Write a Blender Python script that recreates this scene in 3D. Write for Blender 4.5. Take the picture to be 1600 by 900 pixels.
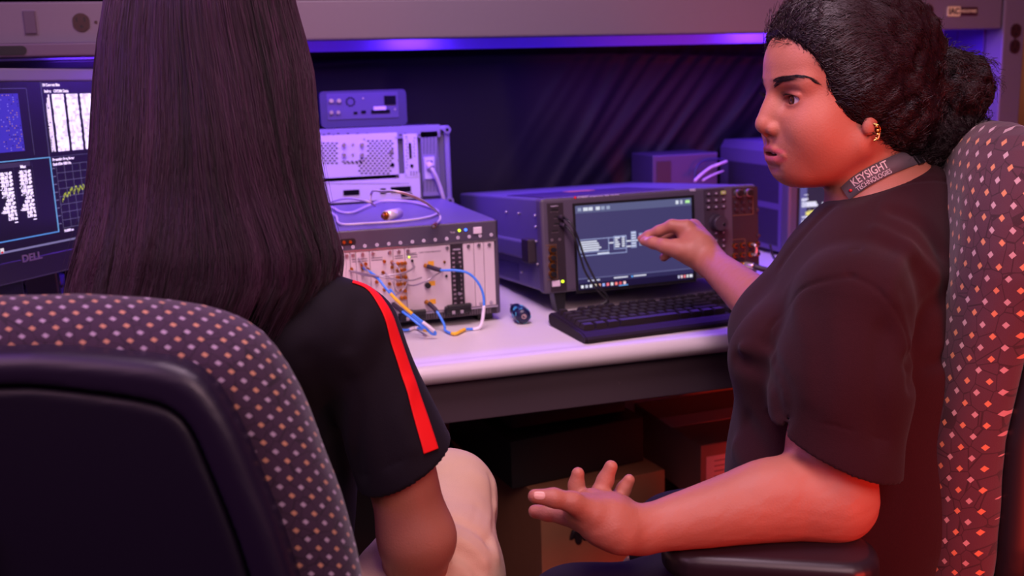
import bpy, bmesh, math, random
import numpy as np
from mathutils import Vector, Matrix, Euler

for _o in list(bpy.data.objects):
    bpy.data.objects.remove(_o)
SC = bpy.context.scene
COL = SC.collection
R = math.radians

# ---------------------------------------------------------------- camera
CAM_POS = np.array([0.0, 0.0, 1.18])
F_PX, PITCH, YAW, ROLL = 1550.0, R(11.4), R(15.9), R(1.8)
FW = np.array([math.sin(YAW)*math.cos(PITCH), math.cos(YAW)*math.cos(PITCH), -math.sin(PITCH)])
_r0 = np.array([math.cos(YAW), -math.sin(YAW), 0.0])
_u0 = np.cross(_r0, FW)
RT = _r0*math.cos(ROLL) - _u0*math.sin(ROLL)
UP = _u0*math.cos(ROLL) + _r0*math.sin(ROLL)
def ray(x, y):
    return FW + RT*(x-800)/F_PX - UP*(y-450)/F_PX
def at(x, y, d):
    """world point seen at a pixel of the photograph at distance d along the view axis"""
    return CAM_POS + ray(x, y)*d
def onz(x, y, z):
    r = ray(x, y); return CAM_POS + r*((z-CAM_POS[2])/r[2])
def ony(x, y, Y):
    r = ray(x, y); return CAM_POS + r*(Y/r[1])

cam_data = bpy.data.cameras.new('camera')
cam_data.sensor_width = 36.0
cam_data.lens = F_PX/1600*36.0
cam_data.clip_start = 0.02
cam = bpy.data.objects.new('camera', cam_data)
COL.objects.link(cam)
cam.matrix_world = Matrix(((RT[0], UP[0], -FW[0], CAM_POS[0]), (RT[1], UP[1], -FW[1], CAM_POS[1]),
                           (RT[2], UP[2], -FW[2], CAM_POS[2]), (0, 0, 0, 1)))
cam_data.dof.use_dof = True
cam_data.dof.focus_distance = 1.22
cam_data.dof.aperture_fstop = 5.0
SC.camera = cam

# ---------------------------------------------------------------- world, lights, exposure
SC.view_settings.view_transform = 'Standard'
SC.view_settings.look = 'None'
SC.view_settings.exposure = 0.0
SC.view_settings.gamma = 1.0
SC.view_settings.use_curve_mapping = False
SC.cycles.use_denoising = True
SC.cycles.max_bounces = 6
W = bpy.data.worlds.new('world'); SC.world = W
W.use_nodes = True
W.node_tree.nodes['Background'].inputs[0].default_value = (0.30, 0.10, 0.38, 1)
W.node_tree.nodes['Background'].inputs[1].default_value = 0.10

def area(name, loc, target, size, power, color, size_y=None, spread=None):
    l = bpy.data.lights.new(name, 'AREA'); l.energy = power; l.color = color
    l.shape = 'RECTANGLE'; l.size = size; l.size_y = size_y or size
    if spread: l.spread = R(spread)
    o = bpy.data.objects.new(name, l); COL.objects.link(o)
    o.location = loc
    d = Vector(target)-Vector(loc)
    o.rotation_euler = d.to_track_quat('-Z', 'Y').to_euler()
    return o
# soft pinkish key and fill lamps, added out of view
area('key_light', (0.20, 0.95, 2.30), (0.55, 1.65, 0.85), 0.7, 12.5, (1.0, 0.68, 0.86), 0.7, spread=120)  # added key above the bench, stands for no fixture
area('front_fill_light', (0.45, -0.3, 1.95), (0.7, 1.4, 0.95), 0.9, 8.5, (1.0, 0.60, 0.66), 0.9, spread=110)  # added fill from the camera side
area('left_fill_light', (-0.95, 0.35, 1.9), (0.8, 1.2, 1.0), 0.8, 7, (1.0, 0.52, 0.72), 0.8)  # added fill from the left, towards the face
# violet fill added high at the left for the purple cast there
area('violet_light', (-1.3, 1.0, 2.4), (0.2, 1.4, 0.8), 0.9, 12, (0.42, 0.13, 1.0), 0.9)
# red fill added low near the camera to tint the lower right
area('red_light', (1.25, -0.35, 0.60), (1.05, 1.1, 0.65), 0.6, 6, (1.0, 0.05, 0.025), 0.6, spread=70)
# blue LED bar below the riser shelf
area('blue_led_light', (0.75, 2.12, 1.283), (0.75, 2.10, 0.75), 2.1, 17, (0.17, 0.045, 1.0), 0.05)
area('blue_end_light', (1.55, 2.2, 1.28), (1.885, 2.4, 1.1), 0.3, 0.25, (0.13, 0.02, 1.0), 0.05)

# ---------------------------------------------------------------- tags
def tag(o, label=None, cat=None, group=None, kind=None):
    if label: o['label'] = label
    if cat: o['category'] = cat
    if group: o['group'] = group
    if kind: o['kind'] = kind
    return o
def empty(name, loc=(0, 0, 0), rot=(0, 0, 0), label=None, cat=None, group=None):
    o = bpy.data.objects.new(name, None); COL.objects.link(o)
    o.location = loc; o.rotation_euler = rot
    o.empty_display_size = 0.05
    return tag(o, label, cat, group)

# ---------------------------------------------------------------- materials
def lin(c):
    c = c/255.0
    return c/12.92 if c <= 0.04045 else ((c+0.055)/1.055)**2.4
def srgb(r, g, b): return (lin(r), lin(g), lin(b), 1)
MATS = {}
def mat(name, col, rough=0.5, metal=0.0, spec=0.5, emit=None, es=1.0, noise=None, bump=None, coat=0.0, sheen=0.0, vcol=False, sss=0.0):
    if name in MATS: return MATS[name]
    m = bpy.data.materials.new(name); m.use_nodes = True
    nt = m.node_tree; b = nt.nodes['Principled BSDF']
    c = srgb(*col) if max(col) > 1 else tuple(col)+(1,)
    b.inputs['Base Color'].default_value = c
    b.inputs['Roughness'].default_value = rough
    b.inputs['Metallic'].default_value = metal
    b.inputs['Specular IOR Level'].default_value = spec
    b.inputs['Coat Weight'].default_value = coat
    b.inputs['Sheen Weight'].default_value = sheen
    if sss:
        b.inputs['Subsurface Weight'].default_value = sss
        b.inputs['Subsurface Radius'].default_value = (1.0, 0.35, 0.2)
        b.inputs['Subsurface Scale'].default_value = 0.006
    if emit:
        b.inputs['Emission Color'].default_value = srgb(*emit)
        b.inputs['Emission Strength'].default_value = es
    tc = None
    if noise or bump:
        tc = nt.nodes.new('ShaderNodeTexCoord')
    if noise:   # (scale, amount)
        n = nt.nodes.new('ShaderNodeTexNoise'); n.inputs['Scale'].default_value = noise[0]; n.inputs['Detail'].default_value = 4
        nt.links.new(tc.outputs['Object'], n.inputs['Vector'])
        mx = nt.nodes.new('ShaderNodeMix'); mx.data_type = 'RGBA'
        k = noise[1]
        mx.inputs['A'].default_value = (c[0]*(1-k), c[1]*(1-k), c[2]*(1-k), 1)
        mx.inputs['B'].default_value = (min(1, c[0]*(1+k)), min(1, c[1]*(1+k)), min(1, c[2]*(1+k)), 1)
        nt.links.new(n.outputs['Fac'], mx.inputs['Factor'])
        nt.links.new(mx.outputs['Result'], b.inputs['Base Color'])
    if bump:    # (scale, strength)
        n = nt.nodes.new('ShaderNodeTexNoise'); n.inputs['Scale'].default_value = bump[0]; n.inputs['Detail'].default_value = 5
        nt.links.new(tc.outputs['Object'], n.inputs['Vector'])
        bp = nt.nodes.new('ShaderNodeBump'); bp.inputs['Strength'].default_value = bump[1]; bp.inputs['Distance'].default_value = 0.002
        nt.links.new(n.outputs['Fac'], bp.inputs['Height']); nt.links.new(bp.outputs['Normal'], b.inputs['Normal'])
    if vcol:
        a = nt.nodes.new('ShaderNodeAttribute'); a.attribute_name = 'Col'
        nt.links.new(a.outputs['Color'], b.inputs['Base Color'])
    MATS[name] = m
    return m
def mat_screen(name, strength):
    if name in MATS: return MATS[name]
    m = bpy.data.materials.new(name); m.use_nodes = True
    nt = m.node_tree; b = nt.nodes['Principled BSDF']
    b.inputs['Base Color'].default_value = (0.01, 0.01, 0.012, 1); b.inputs['Roughness'].default_value = 0.25
    a = nt.nodes.new('ShaderNodeAttribute'); a.attribute_name = 'Col'
    nt.links.new(a.outputs['Color'], b.inputs['Emission Color'])
    b.inputs['Emission Strength'].default_value = strength
    MATS[name] = m
    return m

# ---------------------------------------------------------------- mesh builder
class MB:
    """collects shapes and links them as ONE mesh object"""
    def __init__(s): s.bm = bmesh.new(); s.cols = {}; s.cur = None; s.lay = None
    def color(s, c):
        if s.lay is None: s.lay = s.bm.loops.layers.float_color.new('Col')
        s.cur = srgb(*c); return s
    def _paint(s, faces):
        if s.lay is None or s.cur is None: return
        for f in faces:
            for l in f.loops: l[s.lay] = s.cur
    def box(s, lo, hi, bev=0.0, M=None, seg=2):
        lo = Vector(lo); hi = Vector(hi)
        b = bmesh.new(); bmesh.ops.create_cube(b, size=1.0)
        for v in b.verts:
            v.co = Vector(((lo.x+hi.x)/2+v.co.x*(hi.x-lo.x), (lo.y+hi.y)/2+v.co.y*(hi.y-lo.y), (lo.z+hi.z)/2+v.co.z*(hi.z-lo.z)))
        if bev > 0:
            bmesh.ops.bevel(b, geom=list(b.edges), offset=bev, segments=seg, affect='EDGES', profile=0.5)
        s._merge(b, M); return s
    def _merge(s, b, M=None):
        vm = {}
        for v in b.verts:
            co = v.co if M is None else (M @ v.co)
            vm[v] = s.bm.verts.new(co)
        nf = []
        for f in b.faces:
            try: g = s.bm.faces.new([vm[v] for v in f.verts]); g.smooth = f.smooth; nf.append(g)
            except ValueError: pass
        s._paint(nf); b.free()
    def cyl(s, a, b, r, r2=None, n=20, cap=True, smooth=True):
        a = Vector(a); b = Vector(b); r2 = r if r2 is None else r2
        z = (b-a).normalized(); x = z.orthogonal().normalized(); y = z.cross(x)
        ra = [s.bm.verts.new(a+(x*math.cos(t)+y*math.sin(t))*r) for t in [2*math.pi*i/n for i in range(n)]]
        rb = [s.bm.verts.new(b+(x*math.cos(t)+y*math.sin(t))*r2) for t in [2*math.pi*i/n for i in range(n)]]
        nf = []
        for i in range(n):
            f = s.bm.faces.new((ra[i], ra[(i+1) % n], rb[(i+1) % n], rb[i])); f.smooth = smooth; nf.append(f)
        if cap: nf.append(s.bm.faces.new(rb)); nf.append(s.bm.faces.new(list(reversed(ra))))
        s._paint(nf); return s
    def ring(s, a, b, ro, ri, n=24):
        a = Vector(a); b = Vector(b); z = (b-a).normalized(); x = z.orthogonal().normalized(); y = z.cross(x)
        rows = []
        for p, r in ((a, ri), (a, ro), (b, ro), (b, ri)):
            rows.append([s.bm.verts.new(p+(x*math.cos(2*math.pi*i/n)+y*math.sin(2*math.pi*i/n))*r) for i in range(n)])
        nf = []
        for k in range(4):
            A = rows[k]; B = rows[(k+1) % 4]
            for i in range(n): nf.append(s.bm.faces.new((A[i], A[(i+1) % n], B[(i+1) % n], B[i])))
        s._paint(nf); return s
    def tube(s, pts, r, n=10, sub=6, closed=False, cap=True):
        P = spline(pts, sub) if sub > 1 else [Vector(p) for p in pts]
        rs = r if callable(r) else (lambda t: r)
        prev = None; rows = []
        for i, p in enumerate(P):
            d = (P[min(i+1, len(P)-1)]-P[max(i-1, 0)])
            if d.length < 1e-9: d = Vector((0, 0, 1))
            d.normalize()
            if prev is None: x = d.orthogonal().normalized()
            else:
                x = prev - d*prev.dot(d)
                if x.length < 1e-6: x = d.orthogonal()
                x.normalize()
            prev = x; y = d.cross(x); rr = rs(i/(len(P)-1))
            rows.append([s.bm.verts.new(p+(x*math.cos(2*math.pi*k/n)+y*math.sin(2*math.pi*k/n))*rr) for k in range(n)])
        nf = []
        for A, B in zip(rows[:-1], rows[1:]):
            for k in range(n):
                f = s.bm.faces.new((A[k], A[(k+1) % n], B[(k+1) % n], B[k])); f.smooth = True; nf.append(f)
        if cap and n > 2:
            nf.append(s.bm.faces.new(rows[-1])); nf.append(s.bm.faces.new(list(reversed(rows[0]))))
        s._paint(nf); return s
    def quad(s, pts):
        f = s.bm.faces.new([s.bm.verts.new(Vector(p)) for p in pts]); s._paint([f]); return s
    def prism(s, pts2, f0, f1):
        """pts2: outline; f0/f1 map a 2d point to 3d for the two caps"""
        A = [s.bm.verts.new(Vector(f0(*p))) for p in pts2]; B = [s.bm.verts.new(Vector(f1(*p))) for p in pts2]
        n = len(A); nf = []
        for i in range(n): nf.append(s.bm.faces.new((A[i], A[(i+1) % n], B[(i+1) % n], B[i])))
        nf.append(s.bm.faces.new(list(reversed(A)))); nf.append(s.bm.faces.new(B))
        s._paint(nf); return s
    def ball(s, c, r, n=12, scale=(1, 1, 1)):
        b = bmesh.new(); bmesh.ops.create_uvsphere(b, u_segments=n*2, v_segments=n, radius=r)
        for f in b.faces: f.smooth = True
        M = Matrix.Translation(Vector(c)) @ Matrix.Diagonal((*scale, 1))
        s._merge(b, M); return s
    def xf(s, M):
        for v in s.bm.verts: v.co = M @ v.co
        return s
    def build(s, name, material, parent=None, smooth=False, label=None):
        bmesh.ops.recalc_face_normals(s.bm, faces=list(s.bm.faces))
        me = bpy.data.meshes.new(name)
        if smooth:
            for f in s.bm.faces: f.smooth = True
        s.bm.to_mesh(me); s.bm.free()
        me.materials.append(material)
        o = bpy.data.objects.new(name, me); COL.objects.link(o)
        if parent is not None: o.parent = parent
        if label: o['label'] = label
        return o
def spline(pts, sub=6):
    P = [Vector(p) for p in pts]
    if len(P) < 3: return P
    Q = [P[0]*2-P[1]] + P + [P[-1]*2-P[-2]]
    out = []
    for i in range(1, len(Q)-2):
        a, b, c, d = Q[i-1], Q[i], Q[i+1], Q[i+2]
        for k in range(sub):
            t = k/sub
            out.append(0.5*((2*b)+(c-a)*t+(2*a-5*b+4*c-d)*t*t+(3*b-a-3*c+d)*t**3))
    out.append(P[-1]); return out
def rrect(w, h, r, n=5, cx=0, cy=0):
    out = []
    for (sx, sy, a0) in ((1, 1, 0), (-1, 1, 90), (-1, -1, 180), (1, -1, 270)):
        for k in range(n+1):
            a = R(a0+90*k/n)
            out.append((cx+sx*(w/2-r)+r*math.cos(a), cy+sy*(h/2-r)+r*math.sin(a)))
    return out
def text_mesh(txt, size, name='lettering', material=None, parent=None, M=None, extrude=0.0003, align='CENTER', bold=0.0, sx=1.0):
    cu = bpy.data.curves.new(name, 'FONT'); cu.body = txt; cu.size = size; cu.align_x = align; cu.align_y = 'CENTER'
    cu.extrude = extrude; cu.offset = bold
    o = bpy.data.objects.new(name, cu); COL.objects.link(o)
    dg = bpy.context.evaluated_depsgraph_get()
    me = bpy.data.meshes.new_from_object(o.evaluated_get(dg))
    bpy.data.objects.remove(o)
    for v in me.vertices: v.co.x *= sx
    if M is not None: me.transform(M)
    me.materials.clear(); me.materials.append(material)
    ob = bpy.data.objects.new(name, me); COL.objects.link(ob)
    if parent is not None: ob.parent = parent
    return ob
# text standing upright on a front facing -y:  x right, z up
def FRONT(x, y, z): return Matrix.Translation((x, y, z)) @ Matrix.Rotation(R(90), 4, 'X')
def copy_tree(o, parent=None):
    c = o.copy(); COL.objects.link(c); c.parent = parent
    for ch in list(o.children): copy_tree(ch, c)
    return c
# ================================================================ the setting
def struct(o): o['kind'] = 'structure'; return o
M_floor = mat('floor_carpet', (70, 62, 66), 0.95, noise=(60, 0.3))
M_wall = mat('painted_wall', (150, 130, 120), 0.9, noise=(5, 0.05))
M_wallr = mat('ochre_wall', (200, 150, 90), 0.9, noise=(5, 0.05))
M_ceil = mat('ceiling_white', (200, 195, 190), 0.9)
struct(MB().box((-2.2, -2.0, -0.05), (3.6, 2.75, 0)).build('floor', M_floor))
struct(MB().box((-2.2, 2.75, 0), (3.6, 2.85, 2.8)).build('wall_back', M_wallr))
struct(MB().box((3.6, -2.0, 0), (3.7, 2.85, 2.8)).build('wall_right', M_wall))
struct(MB().box((-2.2, -2.0, 2.8), (3.6, 2.85, 2.85)).build('ceiling', M_ceil))

# ================================================================ workbench
M_top = mat('laminate_top', (214, 206, 204), 0.42, noise=(240, 0.03))
M_apron = mat('bench_steel_dark', (70, 56, 62), 0.6)
M_grey = mat('bench_steel_beige', (104, 92, 106), 0.5, noise=(90, 0.03))
M_edge = mat('bench_nosing', (205, 196, 196), 0.35)
M_black = mat('black_plastic', (22, 20, 24), 0.4)
M_brown = mat('brown_receptacle', (52, 26, 26), 0.35)
M_gold = mat('brushed_gold', (230, 200, 120), 0.35, metal=0.8)
M_led = mat('led_strip', (60, 30, 230), 0.4, emit=(60, 20, 255), es=0.6)
bench = empty('workbench', (0.6, 1.5, 0), label='long light grey laminate workbench carrying all the test equipment', cat='workbench')
def W2L(o, p): return Vector(p)-Vector(o.location)
def bench_part(mb, name, m, label=None):
    return mb.xf(Matrix.Translation((-0.6, -1.5, 0))).build(name, m, bench, label=label)
b = MB()
b.box((-1.2, 1.515, 0.715), (1.88, 2.42, 0.75), 0.001)
bench_part(b, 'worktop', M_top)
# rounded nosing strip along the front edge
prof = []
for k in range(13):
    a = R(90+180*k/12); prof.append((1.517+0.018*math.cos(a), 0.7325+0.0175*math.sin(a)))
prof += [(1.53, 0.715), (1.53, 0.7502)]
b = MB(); b.prism(prof, lambda y, z: (-1.2, y, z), lambda y, z: (1.88, y, z))
o = bench_part(b, 'nosing', M_edge, 'rounded pale front edge')
for p in o.data.polygons: p.use_smooth = len(p.vertices) == 4
o.data.set_sharp_from_angle(angle=R(40))
b = MB().box((-1.2, 1.525, 0.643), (1.88, 1.55, 0.714), 0.002)
bench_part(b, 'apron', M_apron)
for lx in (-1.15, 1.82):
    b = MB().box((lx, 1.6, 0.0), (lx+0.06, 1.66, 0.714), 0.003)
    bench_part(b, 'leg', M_grey)
    b = MB().box((lx, 2.3, 0.0), (lx+0.06, 2.36, 0.714), 0.003)
    bench_part(b, 'leg', M_grey)
bench_part(MB().cyl((0.62, 1.5235, 0.678), (0.62, 1.526, 0.678), 0.0022, n=10), 'screw', mat('screw_zinc', (190, 170, 170), 0.3, metal=0.9))

# ================================================================ riser shelf with power rail
riser = empty('riser_shelf', (0.6, 2.1, 0.75), label='grey power rail shelf above the bench with outlets and right upright', cat='shelf')
def rp(mb, name, m, label=None):
    return mb.xf(Matrix.Translation((-0.6, -2.1, -0.75))).build(name, m, riser, label=label)
b = MB().box((-1.2, 2.1, 1.287), (1.882, 2.145, 1.366), 0.004)
rp(b, 'power_rail', M_grey, 'long grey face with outlets')
b = MB().box((-1.2, 2.1, 1.372), (1.96, 2.5, 1.392), 0.002)
rp(b, 'shelf_board', mat('shelf_laminate', (90, 76, 86), 0.5))
b = MB().box((-1.2, 2.147, 1.345), (1.882, 2.5, 1.37))
rp(b, 'underside', mat('underside_grey', (100, 92, 104), 0.6))
b = MB().box((1.889, 2.1, 0.0), (1.955, 2.16, 1.371), 0.004)
rp(b, 'upright', M_grey, 'grey right post')
b = MB().box((1.884, 2.161, 0.752), (1.9, 2.5, 1.371), 0.001)
b.box((1.8825, 2.255, 0.752), (1.8838, 2.259, 1.34))
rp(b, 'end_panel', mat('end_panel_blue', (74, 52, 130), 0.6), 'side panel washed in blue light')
b = MB().box((-1.2, 2.30, 1.272), (1.878, 2.312, 1.344), 0.001)
rp(b, 'light_valance', mat('valance_blue_glow', (150, 130, 230), 0.5, emit=(45, 10, 200), es=0.5))  # blue glow put into the valance in place of LED light on it
# screw between rail and outlets etc.
def receptacle(px, z, duplex=True, y=2.1, w=0.036):
    def disc(b, cx, cz, rr=0.017):
        pts = []
        for k in range(28):
            a = 2*math.pi*k/28; pts.append((cx+rr*max(-0.92, min(0.92, math.cos(a)))*0.95, cz+rr*math.sin(a)))
        b.prism(pts, lambda x, zz: (x, y-0.003, zz), lambda x, zz: (x, y+0.004, zz))
    s = MB(); disc(s, px, z)
    o = rp(s, 'outlet', M_brown, 'brown three-slot outlet')
    d = MB()
    d.box((px-0.009, y-0.0034, z+0.001), (px-0.006, y-0.003, z+0.009))
    d.box((px+0.005, y-0.0034, z+0.001), (px+0.008, y-0.003, z+0.009))
    d.cyl((px, y-0.0036, z-0.008), (px, y-0.003, z-0.008), 0.003, n=12)
    d.xf(Matrix.Translation((-0.6, -2.1, -0.75)))
    h = d.build('slot', mat('slot_black', (8, 5, 6), 0.6), o)
def outlet_at(px, py, Y=2.1):
    p = ony(px, py, Y); return p[0], p[2]
for (px, py) in ((127, 35), (1437, 18), (1450, 19)):
    pass
x, z = outlet_at(127, 35); receptacle(x, z)
rp(MB().cyl((x+0.026, 2.0985, z), (x+0.026, 2.1, z), 0.003, n=10), 'screw', M_brown)
x, z = outlet_at(1449, 18); receptacle(x, z); receptacle(x-0.038, z)
rp(MB().cyl((x-0.019, 2.0985, z), (x-0.019, 2.1, z), 0.0025, n=10), 'screw', M_brown)
x, z = outlet_at(1586, 48); receptacle(x+0.001, z); receptacle(x+0.001, z-0.0385)
rp(MB().cyl((x, 2.0985, z-0.019), (x, 2.1, z-0.019), 0.0025, n=10), 'screw', M_brown)
x, z = outlet_at(47, 35)
b = MB().box((x-0.0105, 2.095, z-0.021), (x+0.0105, 2.101, z+0.021), 0.0015)
rp(b, 'breaker_switch', mat('switch_grey', (78, 62, 82), 0.4))
rp(MB().box((x-0.0125, 2.0985, z-0.023), (x+0.0125, 2.1, z+0.023), 0.0003), 'switch_frame', mat('switch_frame', (110, 95, 115), 0.4))
# name plate: IAC INDUSTRIES
x, z = outlet_at(1491, 18)
M_plate = mat('plate_cream', (236, 222, 170), 0.35, metal=0.3)
b = MB(); b.prism(rrect(0.037, 0.024, 0.004), lambda X, Z: (x-0.003+X, 2.0965, z+Z), lambda X, Z: (x-0.003+X, 2.0995, z+Z))
pl = rp(b, 'nameplate', M_plate, 'cream and dark maker badge')
b = MB(); b.prism(rrect(0.052, 0.0195, 0.001), lambda X, Z: (x+0.040+X, 2.0975, z+Z), lambda X, Z: (x+0.040+X, 2.0997, z+Z))
rp(b, 'nameplate', mat('plate_dark', (60, 28, 40), 0.4), 'dark strip of the badge')
M_ink = mat('ink_dark', (40, 28, 34), 0.5)
text_mesh('IAC', 0.019, 'lettering', M_ink, riser, Matrix.Translation((-0.6, -2.1, -0.75)) @ FRONT(x-0.003, 2.0962, z), bold=0.0006)
text_mesh('INDUSTRIES', 0.0098, 'lettering', M_plate, riser, Matrix.Translation((-0.6, -2.1, -0.75)) @ FRONT(x+0.040, 2.0972, z), bold=0.0002, sx=0.86)

# left tray with an oval slot just below the rail
x1, z1 = outlet_at(52, 72, 2.0)
tray = MB().box((-1.1, 2.02, 1.262), (-0.13, 2.098, 1.286), 0.003).build('shelf_tray', mat('tray_grey', (88, 70, 92), 0.5))
tag(tray, 'dark grey tray strip with an oval handle slot under the rail at upper left', 'tray')
b = MB(); b.prism(rrect(0.12, 0.016, 0.0075), lambda X, Z: (-0.385+X, 2.0185, 1.274+Z), lambda X, Z: (-0.385+X, 2.0199, 1.274+Z))
b.build('handle_slot', mat('slot_black', (8, 5, 6), 0.6), tray)
b = MB(); b.prism(rrect(0.05, 0.009, 0.0044), lambda X, Z: (-0.41+X, 2.0165, 1.274+Z), lambda X, Z: (-0.41+X, 2.0184, 1.274+Z))
b.build('latch', mat('tray_latch', (120, 105, 125), 0.4), tray)

# ================================================================ LED bars under the shelf
for px in (650, 1192):
    p = ony(px, 70, 2.24)
    o = MB().box((p[0]-0.05, 2.215, 1.302), (p[0]+0.05, 2.245, 1.312), 0.003).build('led_light_bar', M_led)
    tag(o, 'slim blue LED bar under the shelf above the ' + ('stacked instruments' if px == 650 else 'gap by the seated woman\'s forehead'), 'light')
    l = bpy.data.lights.new('led_spot', 'AREA'); l.shape = 'RECTANGLE'; l.size = 0.10; l.size_y = 0.012; l.energy = 0.22; l.color = (0.20, 0.05, 1.0)
    lo = bpy.data.objects.new('led_spot', l); COL.objects.link(lo); lo.location = (p[0], 2.25, 1.298)
    lo.rotation_euler = (Vector((0, 0.7, -0.4))).to_track_quat('-Z', 'Y').to_euler()

# ================================================================ dark fabric curtain behind the bench
def curtain():
    nx, nz = 260, 90
    V = np.zeros((nz, nx, 3))
    rs = np.random.RandomState(3)
    X = np.linspace(-1.2, 1.87, nx)[None, :]; Z = np.linspace(0.76, 1.34, nz)[:, None]
    d = np.zeros((nz, nx))
    # diagonal folds fanning from the upper right, taut at the left
    for k in range(26):
        x0 = 0.95+0.045*k+rs.uniform(-.01, .01); sl = rs.uniform(0.55, 0.85)*(1+0.02*k)
        u = (X-(x0-(1.34-Z)*sl*(0.9)))
        a = rs.uniform(0.003, 0.010)*np.clip((X-0.55)/0.5, 0.05, 1)*np.clip(1.35-(1.34-Z)*1.2, 0.4, 1)
        d += a*np.exp(-(u/rs.uniform(0.008, 0.02))**2)
    for k in range(14):
        x0 = rs.uniform(-1.1, 1.0); sl = rs.uniform(-0.3, 0.3)
        d += rs.uniform(0.002, 0.005)*np.exp(-((X-x0-(Z-1.05)*sl)/rs.uniform(0.03, 0.08))**2)
    d += 0.006*np.exp(-((Z-1.24-0.02*np.sin(X*2.2))/0.01)**2)
    d += 0.004*np.sin(X*9+Z*6)*np.sin(Z*11+X*2)
    V[..., 0] = X; V[..., 1] = 2.485-d; V[..., 2] = Z
    me = bpy.data.meshes.new('curtain')
    idx = np.arange(nx*nz).reshape(nz, nx)
    q = np.stack([idx[:-1, :-1], idx[:-1, 1:], idx[1:, 1:], idx[1:, :-1]], -1).reshape(-1, 4)
    me.from_pydata(V.reshape(-1, 3).tolist(), [], q.tolist())
    for p in me.polygons: p.use_smooth = True
    me.materials.append(mat('curtain_black', (13, 8, 16), 0.55, spec=0.22))
    o = bpy.data.objects.new('curtain', me); COL.objects.link(o)
    s = o.modifiers.new('thickness', 'SOLIDIFY'); s.thickness = 0.0015
    tag(o, 'dark wrinkled fabric curtain hung behind the bench below the shelf', 'curtain')
curtain()
# ================================================================ equipment on the bench
class Face:
    """a flat front of a thing: converts photo measurements to the thing's own coordinates"""
    def __init__(s, root, y=0.0):
        bpy.context.view_layer.update()
        s.Mi = np.array(root.matrix_world.inverted()); s.y = y
    def loc(s, px, py, off=0.0):
        o = (s.Mi @ np.append(CAM_POS, 1))[:3]; d = s.Mi[:3, :3] @ ray(px, py)
        t = (s.y - o[1])/d[1]; p = o+d*t
        return Vector((p[0], s.y+off, p[2]))
    def rect(s, mb, x0, y0, x1, y1, t=0.001, bev=0.0, depth=0.0):
        a = s.loc(x0, y0); c = s.loc(x1, y1)
        mb.box((min(a.x, c.x), s.y-t, min(a.z, c.z)), (max(a.x, c.x), s.y+depth, max(a.z, c.z)), bev); return mb
    def q(s, mb, x0, y0, x1, y1, off=-0.0006):
        a = s.loc(x0, y0); c = s.loc(x1, y1)
        mb.quad([(a.x, s.y+off, c.z), (c.x, s.y+off, c.z), (c.x, s.y+off, a.z), (a.x, s.y+off, a.z)]); return mb
    def knob(s, mb, px, py, r, h, n=16, r2=None):
        p = s.loc(px, py); mb.cyl((p.x, s.y, p.z), (p.x, s.y-h, p.z), r, r2, n=n); return mb

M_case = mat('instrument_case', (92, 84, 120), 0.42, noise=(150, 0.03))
M_bezel = mat('instrument_bezel', (78, 68, 84), 0.42)
M_panel = mat('instrument_panel_dark', (40, 28, 38), 0.5)
M_key = mat('rubber_key', (66, 52, 66), 0.55)
M_white = mat('white_print', (220, 205, 220), 0.5)
M_goldc = mat('gold_connector', (214, 150, 60), 0.28, metal=1.0)
M_steel = mat('steel', (190, 180, 190), 0.3, metal=0.9)
M_redlogo = mat('red_logo', (220, 30, 40), 0.5)
M_btn = mat('white_button', (225, 205, 215), 0.4)
M_lgreen = mat('led_yellow_green', (190, 230, 40), 0.4, emit=(200, 240, 40), es=2.5)
M_lblue = mat('led_blue', (40, 80, 255), 0.4, emit=(60, 110, 255), es=3.0)
M_disp = mat_screen('display_lit', 1.0)

# ---------------------------------------------------------------- signal generator with the touch display
vx = empty('signal_generator', (0.57, 1.773, 0.79), (R(-4), 0, R(2.5)),
           label='large grey signal generator with lit touch display the seated woman is pointing at', cat='instrument')
VW, VH, VD = 0.470, 0.183, 0.58
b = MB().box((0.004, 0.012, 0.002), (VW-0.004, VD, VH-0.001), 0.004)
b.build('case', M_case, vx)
b = MB(); b.box((0.02, 0.03, VH-0.0008), (0.30, 0.26, VH+0.0004))
b.build('top_label', mat('label_violet_dark', (44, 30, 66), 0.5), vx, label='dark warning label on the top cover')
b = MB(); b.box((0.14, 0.2, VH), (0.2, 0.24, VH+0.0008)); b.build('top_label', mat('label_orange', (190, 120, 90), 0.5), vx, label='small orange sticker')
# front bezel frame
b = MB(); b.box((0, 0, 0), (VW, 0.03, VH), 0.006, seg=3)
b.build('front_bezel', M_bezel, vx)
f = Face(vx, 0.0)
b = MB(); f.rect(b, 854, 318, 886, 454, 0.0006, 0.0003); b.build('port_panel', M_panel, vx)
b = MB(); f.rect(b, 894, 318, 1088, 440, 0.0012, 0.0005); b.build('display_border', M_black, vx)
# display
dsp = MB(); dsp.color((50, 44, 84))
def scr(x0, y0, x1, y1, col, off=-0.0020, rot=True):
    dsp.color(col)
    # screen coordinates u,v in 0..1 mapped on the display
    a = DS(x0, y0); c = DS(x1, y1)
    dsp.quad([(a[0], off, c[1]), (c[0], off, c[1]), (c[0], off, a[1]), (a[0], off, a[1])])
pA = f.loc(898, 322); pB = f.loc(1083, 434)
DX0, DZ1, DX1, DZ0 = pA.x, pA.z, pB.x, pB.z-0.002
def DS(u, v): return (DX0+(DX1-DX0)*u, DZ1+(DZ0-DZ1)*v)
scr(0, 0, 1, 1, (62, 58, 104), -0.0016)
scr(0, 0, 1, 0.09, (88, 92, 132), -0.0018)
scr(0, 0.86, 1, 0.875, (90, 90, 135)); scr(0, 0.875, 1, 0.925, (44, 40, 84), -0.0018); scr(0, 0.925, 1, 1.0, (20, 12, 52), -0.0018)
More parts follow.
